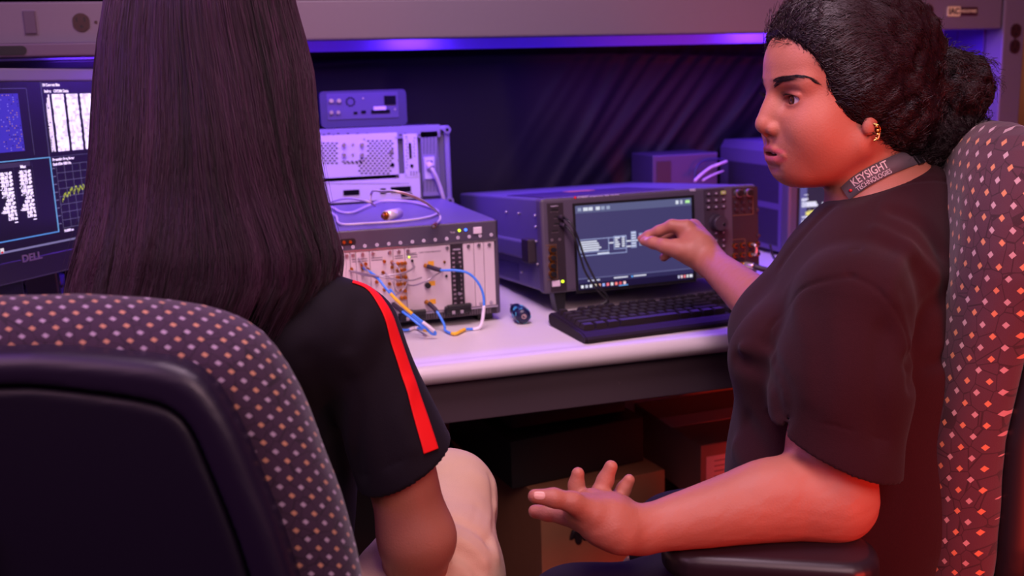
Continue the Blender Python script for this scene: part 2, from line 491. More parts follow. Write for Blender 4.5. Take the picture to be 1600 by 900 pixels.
for u, w_ in ((0.02, .03), (0.065, .04), (0.11, .035), (0.17, .035), (0.215, .03), (0.26, .03)):
    scr(u, 0.025, u+w_, 0.065, (150, 160, 190) if w_ < .035 else (215, 220, 235))
scr(0.86, 0.02, 0.885, 0.065, (215, 220, 235)); scr(0.9, 0.02, 0.92, 0.065, (190, 195, 215)); scr(0.945, 0.025, 0.985, 0.06, (180, 240, 160))
def boxo(u0, v0, u1, v1, col=(150, 160, 205), t=0.006):
    scr(u0, v0, u1, v0+t*1.6, col); scr(u0, v1-t*1.6, u1, v1, col); scr(u0, v0, u0+t, v1, col); scr(u1-t, v0, u1, v1, col)
boxo(0.02, 0.40, 0.27, 0.56); boxo(0.02, 0.40, 0.42, 0.60); boxo(0.31, 0.39, 0.42, 0.55); boxo(0.46, 0.35, 0.505, 0.55); boxo(0.53, 0.38, 0.62, 0.53); boxo(0.66, 0.40, 0.75, 0.53)
rs_ = random.Random(5)
for k in range(5): scr(0.03, 0.425+0.026*k, 0.07+rs_.uniform(.03, .14), 0.441+0.026*k, (225, 228, 245))
for k in range(5): scr(0.32, 0.405+0.026*k, 0.345+rs_.uniform(0, .02), 0.421+0.026*k, (225, 228, 245)); scr(0.38, 0.405+0.026*k, 0.405, 0.421+0.026*k, (225, 228, 245))
for k in range(6): scr(0.465, 0.36+0.031*k, 0.50, 0.38+0.031*k, (205, 212, 240))
for k in range(4): scr(0.54, 0.395+0.03*k, 0.58+rs_.uniform(0, .03), 0.415+0.03*k, (225, 228, 245))
for k in range(3): scr(0.67, 0.425+0.03*k, 0.73, 0.44+0.03*k, (205, 212, 240))
scr(0.27, 0.46, 0.31, 0.475, (225, 228, 245)); scr(0.42, 0.455, 0.46, 0.47, (225, 228, 245)); scr(0.42, 0.52, 0.46, 0.535, (225, 228, 245)); scr(0.505, 0.455, 0.53, 0.47, (225, 228, 245)); scr(0.62, 0.46, 0.66, 0.475, (225, 228, 245))
scr(0.17, 0.575, 0.27, 0.592, (220, 225, 245))
scr(0.08, 0.89, 0.18, 0.905, (220, 220, 240)); scr(0.3, 0.885, 0.42, 0.90, (220, 220, 240)); scr(0.45, 0.885, 0.465, 0.905, (90, 170, 255)); scr(0.47, 0.885, 0.58, 0.90, (220, 220, 240))
for k, c in enumerate(((235, 235, 245), (200, 200, 220), (235, 235, 245), (240, 225, 200), (250, 170, 150), (160, 180, 250), (245, 120, 140), (230, 230, 240), (250, 130, 130), (220, 80, 90), (250, 210, 220))):
    scr(0.02+0.036*k, 0.945, 0.041+0.036*k, 0.98, c)
scr(0.34, 0.985, 0.42, 0.995, (110, 180, 255))
for k, c in enumerate(((200, 200, 230), (245, 210, 220), (250, 130, 140), (235, 235, 240), (235, 235, 245))): scr(0.86+0.026*k, 0.94, 0.876+0.026*k+(.01 if k == 4 else 0), 0.975, c)
dsp.build('display', M_disp, vx, label='lit touch display with a block diagram and a row of icons')
# logo and lettering
b = MB(); p = f.loc(898.5, 308.5); b.cyl((p.x, -0.0004, p.z), (p.x, -0.001, p.z), 0.0025, n=12); b.build('logo', M_redlogo, vx)
p = f.loc(902, 308.3); text_mesh('KEYSIGHT', 0.0052, 'lettering', M_white, vx, FRONT(p.x, -0.0003, p.z), align='LEFT')
p = f.loc(921, 307.2); text_mesh('VXG Signal Generator  M9484C  9 kHz-54 GHz', 0.0032, 'lettering', M_white, vx, FRONT(p.x, -0.0003, p.z), align='LEFT')
p = f.loc(1082, 297); text_mesh('VXG', 0.0065, 'lettering', M_white, vx, FRONT(p.x, -0.0003, p.z), bold=0.0002)
# left port panel
def port(px, py, w, h):
    p = f.loc(px, py); b = MB(); b.box((p.x-w/2, -0.0016, p.z-h/2), (p.x+w/2, 0.0, p.z+h/2), 0.0005)
    o = b.build('port', M_black, vx)
    g = MB(); g.box((p.x-w/2-0.0012, -0.0010, p.z-h/2-0.0012), (p.x+w/2+0.0012, 0.0, p.z-h/2+0.0002)); g.build('port_rim', M_steel, o)
port(866, 328, 0.014, 0.006); port(870, 339, 0.010, 0.004); port(870, 350, 0.011, 0.004); port(867, 361, 0.011, 0.004)
p = f.loc(866, 322); text_mesh('DisplayPort', 0.0032, 'lettering', M_white, vx, FRONT(p.x, -0.001, p.z))
for (qx, qy) in ((862, 375), (874, 374)):
    p = f.loc(qx, qy); b = MB(); b.cyl((p.x, -0.0008, p.z), (p.x, -0.0018, p.z), 0.003, n=12); b.build('jack', M_steel, vx)
for k in range(4):
    p = f.loc(862, 390+k*12.6); b = MB()
    b.ring((p.x, -0.0006, p.z), (p.x, -0.008, p.z), 0.0072, 0.0050, n=18)
    o = b.build('connector', M_goldc, vx)
    c = MB(); c.cyl((p.x+0.001, -0.0006, p.z), (p.x+0.001, -0.0105, p.z), 0.0052, n=16); c.build('connector_cap', M_black, o)
gl = MB(); a = f.loc(852, 384); c = f.loc(870, 436)
for (lo_, hi_) in (((a.x, a.z), (c.x+.002, a.z+0.0012)), ((a.x, c.z), (c.x+.002, c.z+0.0012)), ((c.x+.001, c.z), (c.x+0.002, a.z))):
    gl.box((lo_[0], -0.0012, min(lo_[1], hi_[1])), (hi_[0], -0.0004, max(lo_[1], hi_[1])))
gl.build('port_outline', mat('gold_print', (118, 84, 60), 0.5), vx)
b = MB(); f.rect(b, 862, 439, 875, 447, 0.003, 0.001); b.build('power_button', M_btn, vx)
p = f.loc(878.8, 439.6); b = MB(); b.cyl((p.x, -0.0006, p.z), (p.x, -0.0022, p.z), 0.0026, n=14); b.build('status_light', M_lgreen, vx)
# button column with knob
b = MB(); f.rect(b, 1099, 296, 1134, 412, 0.0006, 0.0003); b.build('keypad_panel', mat('keypad_panel', (58, 46, 60), 0.5), vx)
M_glyph = mat('glyph', (205, 190, 210), 0.5)
for r_ in range(7):
    for c_ in range(3):
        yy = (302, 312.5, 323, 364, 375.5, 385, 395)[r_]; xx = 1106+c_*11.7
        yy -= (c_-1)*0.9
        p = f.loc(xx, yy); b = MB(); b.box((p.x-0.0056, -0.0035, p.z-0.0038), (p.x+0.0056, 0, p.z+0.0038), 0.0012)
        special = (r_ == 0 and c_ == 2)
        kb_ = b.build('key', mat('key_green', (170, 190, 100), 0.5) if special else M_key, vx)
        g = MB(); g.box((p.x-0.0018, -0.0039, p.z-0.0012), (p.x+0.0018, -0.0034, p.z+0.0012), 0.0004); g.build('legend', M_glyph, kb_)
p = f.loc(1119, 348)
b = MB(); b.cyl((p.x, 0, p.z), (p.x, -0.006, p.z), 0.0168, n=36); b.cyl((p.x, -0.004, p.z), (p.x, -0.022, p.z), 0.0155, 0.0145, n=36)
for k in range(36):
    a = 2*math.pi*k/36; b.box((p.x+0.0155*math.cos(a)-0.0004, -0.019, p.z+0.0155*math.sin(a)-0.0004), (p.x+0.0155*math.cos(a)+0.0004, -0.005, p.z+0.0155*math.sin(a)+0.0004))
kn = b.build('rotary_knob', mat('knob_dark', (62, 50, 62), 0.4), vx)
MB().ball((p.x+0.006, -0.0215, p.z-0.003), 0.0036, 10, (1, .5, 1)).build('finger_dimple', mat('dimple', (14, 10, 14), 0.15), kn)
# right connector panel
b = MB(); f.rect(b, 1143, 294, 1186, 418, 0.0006, 0.0003); b.build('connector_panel', M_panel, vx)
for i, (qx, qy) in enumerate(((1152, 302), (1168, 301))):
    p = f.loc(qx, qy); b = MB(); b.ring((p.x, 0, p.z), (p.x, -0.010, p.z), 0.0082, 0.0062, n=20); o = b.build('connector', M_steel, vx)
    MB().cyl((p.x+.001, 0, p.z), (p.x+.001, -0.013, p.z), 0.0064, n=18).build('connector_cap', M_black, o)
for r_ in range(2):
    for c_ in range(3):
        p = f.loc(1149+11*c_, 317+r_*11-c_*0.8); b = MB(); b.cyl((p.x, 0, p.z), (p.x, -0.005, p.z), 0.0036, n=12); b.cyl((p.x, -0.005, p.z), (p.x, -0.007, p.z), 0.0018, n=10); b.build('jack', M_steel if False else mat('jack_dark', (90, 74, 84), 0.35, metal=0.7), vx)
for (qx, qy) in ((1182, 328), (1184, 368)):
    p = f.loc(qx, qy); MB().cyl((p.x, 0, p.z), (p.x, -0.005, p.z), 0.0036, n=12).build('jack', mat('jack_dark', (90, 74, 84), 0.35, metal=0.7), vx)
for (qx, qy) in ((1147, 384), (1158.5, 383), (1171, 382), (1182, 381), (1147, 399), (1158.5, 398), (1171, 397), (1182, 396)):
    p = f.loc(qx, qy); b = MB(); b.ring((p.x, 0, p.z), (p.x, -0.007, p.z), 0.0050, 0.0030, n=16); o = b.build('connector', M_goldc, vx)
    MB().cyl((p.x+.0008, 0, p.z), (p.x+.0008, -0.009, p.z), 0.0032, n=12).build('connector_cap', M_black, o)
def frame_lines(x0, y0, x1, y1, name='port_outline'):
    a = f.loc(x0, y0); c = f.loc(x1, y1); g = MB()
    g.box((a.x, -0.0012, c.z), (c.x, -0.0005, c.z+0.0012)); g.box((c.x, -0.0012, c.z), (c.x+0.0012, -0.0005, a.z)); g.box((a.x, -0.0012, a.z), (c.x, -0.0005, a.z+0.001))
    g.build(name, mat('gold_print', (118, 84, 60), 0.5), vx)
frame_lines(1144, 308, 1176, 335); frame_lines(1144, 375, 1164, 413)
# bright jumper between two gold connectors
p1 = f.loc(1172, 382); p2 = f.loc(1172, 397)
b = MB(); b.tube([(p1.x, -0.006, p1.z), (p1.x+.001, -0.016, p1.z), (p1.x+.003, -0.018, (p1.z+p2.z)/2), (p2.x+.001, -0.016, p2.z), (p2.x, -0.006, p2.z)], 0.0028); b.build('jumper', mat('bright_steel', (235, 220, 220), 0.2, metal=0.8), vx)
# side handle
b = MB().box((-0.010, 0.07, 0.062), (0.004, 0.50, 0.098), 0.004); hd = b.build('side_handle', M_case, vx)
MB().box((-0.014, 0.045, 0.056), (0.004, 0.085, 0.104), 0.003).build('handle_clip', M_panel, hd)
for (yy, zz) in ((0.022, 0.150), (0.022, 0.128), (0.022, 0.10), (0.022, 0.055), (0.12, 0.15), (0.2, 0.15), (0.12, 0.03), (0.3, 0.03)):
    MB().cyl((0.004, yy+0.015, zz), (-0.001, yy+0.015, zz), 0.0025, n=10).build('screw', M_steel, vx)
b = MB(); b.box((-0.0005+0.004, 0.16, 0.01), (0.0035+0.004, 0.30, 0.045)); b.build('side_label', mat('side_label', (60, 50, 100), 0.5), vx)
for xx in (0.02, VW-0.045):
    b = MB(); b.prism([(0, 0.002), (0.026, 0.002), (0.022, -0.0365), (0.006, -0.0365)], lambda x, z: (xx+x, 0.006, z), lambda x, z: (xx+x, 0.032, z)); b.build('foot', M_black, vx)
    MB().box((xx, VD-0.06, 0.0002), (xx+0.02, VD-0.03, 0.004), 0.001).build('foot', M_black, vx)

# ---------------------------------------------------------------- modular chassis full of plug-in cards
ch = empty('modular_chassis', (0.478-0.4598, 1.748, 0.765), (0, 0, R(1.5)),
           label='blue-grey modular chassis full of pale plug-in cards with blue cables', cat='instrument')
CW, CH, CD = 0.46, 0.177, 0.42
M_chs = mat('chassis_case', (92, 84, 116), 0.4)
M_card = mat('card_face', (214, 196, 200), 0.45, metal=0.1)
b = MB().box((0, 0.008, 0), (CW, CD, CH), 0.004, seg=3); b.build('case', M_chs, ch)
g = Face(ch, 0.0)
fr = MB(); fr.box((0, 0, CH-0.036), (CW, 0.012, CH), 0.003); fr.box((CW-0.008, 0, 0), (CW, 0.012, CH), 0.003); fr.box((0, 0, 0), (0.008, 0.012, CH), 0.003)
fr.build('front_frame', mat('chassis_frame', (76, 66, 84), 0.4), ch)
b = MB(); b.box((0.004, -0.002, CH-0.039), (CW-0.006, 0.004, CH-0.0355)); b.box((0.004, -0.002, 0.013), (CW-0.006, 0.004, 0.0165)); b.build('trim_rail', M_steel, ch)
b = MB()
b.box((0.006, 0.002, 0.0), (CW-0.006, 0.01, 0.013))
b.build('vent_base', M_panel, ch)
b = MB()
for k in range(88): b.box((0.012+k*0.0049, -0.0002, 0.002), (0.0144+k*0.0049, 0.003, 0.0115))
b.build('vent_grille', mat('grille_grey', (96, 84, 92), 0.5), ch)
# top bezel details
for i, px in enumerate((532.8, 551.5, 570, 589, 607.5, 625.6, 644.3, 662, 680, 698, 715.5, 733, 750, 767.5)):
    py = 388-(px-532.8)*0.0885; p = g.loc(px, py-0.5); b = MB(); b.ring((p.x, 0, p.z), (p.x, -0.001, p.z), 0.0031, 0.0012, n=12); b.build('screw_hole', M_white, ch)
p = g.loc(717.5, 360); MB().cyl((p.x, 0, p.z), (p.x, -0.0015, p.z), 0.0024, n=12).build('status_light', M_lgreen, ch, label='green status light')
p = g.loc(727.5, 359); MB().cyl((p.x, 0, p.z), (p.x, -0.0015, p.z), 0.0026, n=12).build('status_light', M_lblue, ch, label='blue status light')
b = MB(); g.rect(b, 739, 355, 752.5, 364.5, 0.003, 0.001); b.build('power_button', M_btn, ch)
p = g.loc(707, 363); text_mesh('Temp', 0.004, 'lettering', M_white, ch, FRONT(p.x, -0.0004, p.z))
p = g.loc(543, 378); b = MB(); b.prism(rrect(0.029, 0.0115, 0.005), lambda x, z: (p.x+x, -0.001, p.z+z), lambda x, z: (p.x+x, 0.001, p.z+z)); o = b.build('clock_ports', M_black, ch)
for dx in (-0.0065, 0.0045): MB().cyl((p.x+dx, 0, p.z), (p.x+dx, -0.004, p.z), 0.0028, n=12).build('jack', M_goldc, o)
# cards
cards = [(0.008, 548.5), (548.5, 557.5), (557.5, 579), (579, 615.5), (615.5, 633.8), (633.8, 705), (705, 724.5), (724.5, 741.5), (741.5, 757), (757, 776)]
cz0, cz1 = 0.0172, CH-0.0395
M_print = mat('grey_print', (120, 104, 118), 0.6)
for i, (xa, xb) in enumerate(cards):
    X0 = 0.009 if i == 0 else g.loc(xa, 430).x; X1 = g.loc(xb, 430).x
    X1 = min(X1, CW-0.0085)
    b = MB().box((X0+0.0004, -0.001, cz0), (X1-0.0004, 0.004, cz1), 0.0006)
    c = b.build('plug_in_card', M_panel if i == 6 else M_card, ch, label='black card with a long connector' if i == 6 else None)
    for zz in (cz0+0.005, cz1-0.005):
        for xx in ((X0+0.006, X1-0.006) if X1-X0 > 0.03 else ((X0+X1)/2,)):
            if i != 6: MB().cyl((xx, 0, zz), (xx, -0.0045, zz), 0.0032, n=12).build('thumbscrew', M_steel, c)
    if i in (1, 2, 3, 4, 5):
        for r_ in range(2): 
            w_ = min((X1-X0)*0.7, 0.02); pr = MB(); pr.box((X0+0.003, -0.0014, cz1-0.014-0.004*r_), (X0+0.003+w_, -0.0009, cz1-0.0125-0.004*r_)); pr.build('print', M_print, c)
    if i == 5:
        text_mesh('KEYSIGHT', 0.0042, 'lettering', M_print, c, FRONT(X0+0.012, -0.0012, cz1-0.011), bold=.0001)
        text_mesh('UXG Vector Generator', 0.0042, 'lettering', M_print, c, FRONT(X0+0.047, -0.0012, cz1-0.010))
    if i == 6:
        pr = MB()
        text_mesh('M9484', 0.0052, 'lettering', M_white, c, FRONT((X0+X1)/2, -0.0012, cz1-0.010))
        for r_ in range(14):
            for c_ in range(2): pr.box((X0+0.003+c_*0.012, -0.0015, cz1-0.018-r_*0.0085), (X0+0.0075+c_*0.012, -0.0009, cz1-0.015-r_*0.0085))
        pr.build('print', mat('print_pink', (150, 130, 140), 0.5), c)
        mx = (X0+X1)/2+0.001
        MB().box((mx-0.0045, -0.007, cz1-0.085), (mx+0.0035, 0, cz1-0.035), 0.001).build('connector', M_black, c)
        MB().cyl((mx, 0, cz1-0.092), (mx, -0.007, cz1-0.092), 0.003, n=10).build('connector_screw', M_steel, c)
# ejector handles
def ejector(px0, px1, py):
    a = g.loc(px0, py); c = g.loc(px1, py); b = MB()
    b.box((a.x, -0.014, a.z-0.010), (c.x, -0.0015, a.z+0.005), 0.003)
    b.box((a.x+0.003, -0.019, a.z+0.001), (c.x-0.001, -0.010, a.z+0.009), 0.002)
    e = b.build('ejector_handle', M_black, ch)
    for k in (0.3, 0.62):
        xx = a.x+(c.x-a.x)*k; MB().box((xx-0.003, -0.0155, a.z-0.009), (xx+0.003, -0.0135, a.z-0.003), 0.0005).build('latch_pin', M_steel, e)
ejector(693.5, 734, 482); ejector(622, 664, 492)
# yellow tags and RF ports
for (qx, qy) in ((673, 411.5), (675, 442.5), (676, 471)):
    b = MB(); g.rect(b, qx-5, qy-3.3, qx+5, qy+3.3, 0.0014); b.build('warning_tag', mat('tag_yellow', (235, 170, 40), 0.5), ch)
b = MB(); g.knob(b, 667.3, 445, 0.0052, 0.010); b.build('port_cap', M_black, ch)
for (qx, qy) in ((694, 409), (697, 431), (643.5, 407)):
    b = MB(); g.knob(b, qx, qy, 0.0024, 0.004, 12); b.build('jack', M_goldc if qx == 694 else M_black, ch)
b = MB(); g.knob(b, 639, 401.6, 0.0016, 0.0022, 10); b.build('status_light', M_lgreen, ch)
rs_ = random.Random(11)
gp = []
for r_ in range(6):
    for c_ in range(3):
        qx, qy = 621+c_*5.6+rs_.uniform(-.6, .6), 411.5+r_*10.8-c_*0.6
        if r_ > 3 and c_ == 0: continue
        gp.append((qx, qy)); p = g.loc(qx, qy); L = rs_.uniform(0.006, 0.013)
        b = MB(); b.cyl((p.x, 0, p.z), (p.x, -L*0.6, p.z), 0.0036, n=6, smooth=False); b.cyl((p.x, -L*0.6, p.z), (p.x, -L, p.z), 0.0026, n=12); b.build('connector', M_goldc, ch)
for (qx, qy) in ((612, 409), (600, 408), (598, 425), (612, 417), (608, 443), (565, 413), (571, 412), (565.5, 427), (566, 419), (549, 420), (574, 420), (588, 440), (600, 452)):
    p = g.loc(qx, qy); b = MB(); b.cyl((p.x, -0.0008, p.z), (p.x, -0.006, p.z), 0.0030, n=12); b.build('connector', M_goldc, ch)
for xx in (0.03, CW-0.04):
    for yy in (0.02, 0.36): MB().box((xx, yy, -0.0147), (xx+0.03, yy+0.04, 0.001), 0.002).build('foot', M_black, ch)

# cables of the chassis (they are held by it but lift away: things of their own)
def gw(px, py, off=0.0):
    bpy.context.view_layer.update()
    return ch.matrix_world @ g.loc(px, py, off)
def cw(u, v, off):  # crop coordinates of the close-up
    p = gw(500+u/3.75, 300+v/3.75, off)
    return p if p.z > 0.7545 else Vector(onz(500+u/3.75, 300+v/3.75, 0.7545))   # where it would reach the bench it lies on it
M_blue = mat('cable_blue', (70, 140, 245), 0.35)
M_lab_y = mat('label_yellow', (245, 190, 40), 0.5); M_lab_w = mat('label_white', (235, 225, 235), 0.5)
M_boot = mat('cable_boot', (48, 36, 50), 0.5)
def cable(name, pts, r, m, label, cat='cable', group=None, segs=(), ends=None):
    P = spline(pts, 10); n = len(P)
    root = empty(name, tuple(P[0]), label=label, cat=cat, group=group)
    T = Matrix.Translation(-P[0])
    b = MB(); b.tube(P, r, n=10, sub=1); b.xf(T).build('jacket', m, root)
    for (a, c, mm, nm, rr) in segs:
        i0, i1 = int(a*(n-1)), max(int(a*(n-1))+1, int(c*(n-1)))
        s = MB(); s.tube(P[i0:i1+1], rr, n=12, sub=1); s.xf(T).build(nm, mm, root)
    return root
cable('blue_cable', [cw(612, 428, -0.004), cw(640, 434, -0.016), cw(690, 443, -0.030), cw(760, 438, -0.04), cw(830, 452, -0.045), cw(885, 505, -0.048), cw(914, 580, -0.05), cw(912, 670, -0.052), cw(888, 755, -0.055), cw(850, 805, -0.058), cw(790, 830, -0.058), cw(735, 812, -0.055), cw(695, 750, -0.045), cw(668, 690, -0.032), cw(640, 655, -0.016), cw(618, 640, -0.004)], 0.0023, M_blue,
      'bright blue looped cable on the right of the chassis with white and yellow tags', segs=[(0.0, 0.035, M_goldc, 'connector', 0.0042), (0.035, 0.13, M_boot, 'boot', 0.0042), (0.44, 0.57, M_lab_w, 'white_tag', 0.0030), (0.60, 0.69, M_lab_y, 'yellow_tag', 0.0030), (0.88, 0.965, M_boot, 'boot', 0.0042), (0.965, 1.0, M_goldc, 'connector', 0.0042)])
cable('blue_cable', [cw(250, 440, -0.01), cw(300, 468, -0.05), cw(345, 525, -0.07), cw(400, 585, -0.08), cw(460, 640, -0.085), cw(530, 695, -0.09), cw(590, 740, -0.09), cw(612, 768, -0.088), cw(590, 768, -0.085), cw(545, 725, -0.08), cw(480, 668, -0.07), cw(430, 615, -0.05), cw(400, 560, -0.02)], 0.0023, M_blue,
      'blue cable doubled back on itself with a yellow sleeve beside the black sleeve shoulder', segs=[(0.20, 0.36, M_lab_y, 'yellow_tag', 0.0031), (0.43, 0.53, M_lab_w, 'white_tag', 0.0030)])
cable('blue_cable', [cw(425, 655, -0.004), cw(450, 672, -0.02), cw(490, 700, -0.04), cw(540, 738, -0.055), cw(578, 768, -0.062), cw(560, 795, -0.065), cw(515, 808, -0.07), cw(460, 812, -0.08), cw(400, 800, -0.08)], 0.0023, M_blue,
      'short blue cable hooking down from a dark boot at the chassis bottom', segs=[(0.0, 0.18, M_boot, 'boot', 0.0046), (0.46, 0.54, M_lab_y, 'yellow_tag', 0.0030), (0.60, 0.74, M_lab_w, 'white_tag', 0.0030)])
M_coax = mat('coax_grey', (170, 155, 165), 0.35, metal=0.5)
for k, (pts, lb) in enumerate((
    ([cw(180, 462, -0.004), cw(260, 470, -0.04), cw(350, 462, -0.05), cw(450, 448, -0.05), cw(530, 428, -0.03), cw(545, 420, -0.002)], 'grey coax running almost level across the left cards'),
    ([cw(170, 458, -0.004), cw(300, 462, -0.055), cw(400, 478, -0.06), cw(500, 490, -0.05), cw(580, 490, -0.02)], 'grey coax drooping slightly below the level one'),
    ([cw(500, 540, -0.004), cw(540, 535, -0.02), cw(600, 505, -0.03), cw(650, 478, -0.025), cw(718, 458, -0.003)], 'grey coax rising to the right across the wide card'),
    ([cw(415, 405, -0.004), cw(440, 425, -0.015), cw(460, 470, -0.02), cw(470, 520, -0.006)], 'thin coax arcing down among the gold connectors'),
    ([cw(380, 470, -0.004), cw(410, 510, -0.02), cw(430, 560, -0.02), cw(455, 590, -0.006)], 'thin coax left of the gold connectors'),
    ([cw(515, 505, -0.006), cw(490, 540, -0.02), cw(460, 570, -0.025), cw(435, 600, -0.01)], 'thin coax slanting below the gold connectors'),
    ([cw(225, 385, -0.004), cw(245, 420, -0.02), cw(270, 460, -0.04), cw(310, 485, -0.05)], 'thin pale wire falling over the leftmost cards'))):
    cable('coax_cable', pts, 0.0015 if k < 3 else 0.0013, M_coax, lb, group='grey coax cables on the chassis')
# beige cable loop, connector and barrel adapter on top of the chassis
TZ = 0.765+CH
def tp(px, py, dz=0.004): return Vector(onz(px, py, TZ+dz))
def c3(u, v, dz=0.004): return tp(480+u/3.214, 100+v/3.214, dz)
M_beige = mat('cable_beige', (190, 172, 196), 0.4)
cable('beige_cable', [c3(60, 740, .002), c3(120, 720), c3(165, 742), c3(225, 746), c3(290, 720), c3(360, 692, .006), c3(430, 687, .006), c3(520, 692), c3(600, 712), c3(655, 738, .003), c3(640, 758), c3(580, 775), c3(500, 786), c3(400, 795), c3(280, 802), c3(190, 806), c3(155, 795), c3(145, 765), c3(110, 745, .006), c3(60, 735)], 0.0024, M_beige,
      'beige coax coiled in a flat loop on top of the chassis')
cable('beige_cable', [c3(100, 700, .0027), c3(130, 690, .0125), c3(200, 675, .03), c3(300, 690, .05), c3(340, 712, .03), c3(318, 690, .04), c3(328, 640, .06), c3(380, 640, .09), c3(440, 640, .1), c3(520, 660, .09), c3(600, 700, .06), c3(655, 745, .02), c3(668, 775, .008), c3(655, 795, .004), c3(635, 815, .003)], 0.0022, M_beige,
      'beige coax arching up over the chassis top to a gold tip', segs=[(0.965, 1.0, M_goldc, 'gold_tip', 0.0040)])
p0 = c3(395, 762, 0.0125); p1 = c3(462, 748, 0.0125); dd = (p1-p0).normalized()
ad = empty('barrel_adapter', tuple(p0), label='white barrel adapter with gold ends lying on the chassis top', cat='adapter')
MB().cyl((0, 0, 0), p1-p0, 0.0095, n=28).build('barrel', mat('barrel_white', (225, 210, 215), 0.3, metal=0.3), ad)
MB().cyl(-dd*0.004, (0, 0, 0), 0.0075, n=20).cyl(-dd*0.010, -dd*0.004, 0.0045, n=6, smooth=False).build('gold_end', M_goldc, ad)
MB().cyl(p1-p0, p1-p0+dd*0.006, 0.0045, n=16).build('gold_end', M_goldc, ad)

# ---------------------------------------------------------------- stacked instruments seen from behind
def Lg(root): return Face(root, 0.0)
low = empty('instrument', (0.115, 2.2, 0.75), label='dark lower instrument hidden behind the chassis that carries the stack', cat='instrument')
MB().box((0, 0, 0.012), (0.40, 0.26, 0.170), 0.004).build('case', M_chs, low)
for xx in (0.02, 0.35):
    for yy in (0.02, 0.21): MB().box((xx, yy, 0), (xx+0.03, yy+0.03, 0.013), 0.001).build('foot', M_black, low)
tr = ony(702, 196, 2.2); br_ = ony(704, 308, 2.2)
big = empty('instrument', (tr[0]-0.425, 2.2, 0.9245), label='large instrument turned backwards showing a pale perforated rear panel', cat='instrument')
BH = tr[2]-0.9245; BW = 0.425
M_rear = mat('rear_panel_pale', (186, 172, 204), 0.5)
M_rear2 = mat('rear_frame', (116, 104, 146), 0.45)
M_hole = mat('vent_hole_dark', (8, 4, 14), 0.8, spec=0.1)
MB().box((0.004, 0.012, 0.003), (BW-0.004, 0.262, BH-0.002), 0.004).build('case', M_case, big)
k = Face(big, 0.0)
fr = MB(); fr.box((0, 0, BH-0.011), (BW, 0.014, BH), 0.003); fr.box((0, 0, 0), (BW, 0.014, 0.006), 0.002); fr.box((BW-0.012, 0, 0), (BW, 0.014, BH), 0.004); fr.box((0, 0, 0), (0.012, 0.014, BH), 0.004)
fr.build('rear_frame', M_rear2, big)
for (xx, zz) in ((BW-0.007, BH-0.009), (BW-0.007, 0.009), (0.007, BH-0.009), (0.007, 0.009)):
    o = MB().cyl((xx, -0.008, zz), (xx, 0.002, zz), 0.0085, n=18).build('corner_foot', M_rear2, big)
    MB().cyl((xx, -0.0092, zz), (xx, -0.0078, zz), 0.0038, n=12).build('screw', M_hole, o)
def kc(u, v): return (480+u/3.214, 100+v/3.214)
def krect(u0, v0, u1, v1, name, m, t=0.002, par=None, bev=0.0003):
    mb = MB(); k.rect(mb, *kc(u0, v0), *kc(u1, v1), t=t, bev=bev, depth=0.006); return mb.build(name, m, par or big)
P1 = krect(-120, 368, 462, 572, 'rear_panel', M_rear, 0.0022)
P2 = krect(480, 352, 560, 566, 'rear_panel', M_rear, 0.0030)
P3 = krect(-120, 584, 570, 672, 'rear_panel', M_rear, 0.0022)
P4 = krect(568, 340, 668, 660, 'rear_panel', M_rear2, 0.0010)
krect(-120, 336, 668, 366, 'rear_panel', M_rear2, 0.0010)
def kholes(par, spots, w, h, name='vent_slots', t=0.0030):
    mb = MB()
    for (u, v) in spots:
        p = k.loc(*kc(u, v)); mb.box((p.x-w/2, -t, p.z-h/2), (p.x+w/2, -t+0.001, p.z+h/2))
    return mb.build(name, M_hole, par)
sp = []
for r_ in range(14):
    for c_ in range(14):
        u, v = 262+c_*22+(11 if r_ % 2 else 0), 386+r_*12.5
        if u > 430: continue
        if (r_ < 7 and u < 300+(3 if r_ < 5 else 0)) or (r_ >= 11 and u > 420): continue
        sp.append((u, v))
for r_ in range(9):
    for c_ in range(8):
        u, v = -60+c_*22+(11 if r_ % 2 else 0)+75, 398+r_*12.5
        if u > 150: continue
        sp.append((u, v))
for c_ in range(5): sp.append((180+c_*22, 490)); sp.append((190+c_*20, 498))
kholes(P1, sp, 0.0052, 0.0027)
kholes(big, [(-60+c_*24, 350+(0 if c_ % 2 else 6)) for c_ in range(30)], 0.0055, 0.0020, t=0.0016)
kholes(P3, [(60+c_*12, 600) for c_ in range(38)], 0.0018, 0.0022)
kholes(P4, [(585+c_*17, 352+r_*10.5) for r_ in range(28) for c_ in range(5) if not (455 < 352+r_*10.5 < 590 and c_ < 4)], 0.0040, 0.0012, t=0.0016)
kholes(P2, [(498+ (r_ % 2)*4, 372+r_*15) for r_ in range(11)]+[(538-(r_ % 2)*3, 372+r_*15) for r_ in range(7)]+[(520+c_*14, 540+r_*8) for c_ in range(3) for r_ in range(3)], 0.0022, 0.0022, t=0.0036)
p = k.loc(*kc(516, 435)); MB().box((p.x-0.0026, -0.0055, p.z-0.017), (p.x+0.0026, -0.002, p.z+0.017), 0.001).build('connector', M_hole, P2)
p = k.loc(*kc(524, 511)); MB().cyl((p.x, -0.0045, p.z), (p.x, -0.002, p.z), 0.0038, n=14).build('connector', M_hole, P2)
for (u, v) in ((183, 405), (183, 455), (228, 405), (228, 455), (273, 405), (273, 455), (420, 435)):
    p = k.loc(*kc(u, v)); big_ = u != 228
    MB().cyl((p.x, -0.012 if big_ else -0.004, p.z), (p.x, -0.002, p.z), 0.0042 if big_ else 0.0028, n=14).build('connector', M_steel, P1)
p = k.loc(*kc(427, 507)); MB().cyl((p.x, -0.005, p.z), (p.x, -0.002, p.z), 0.0042, n=14).build('connector', M_hole, P1)
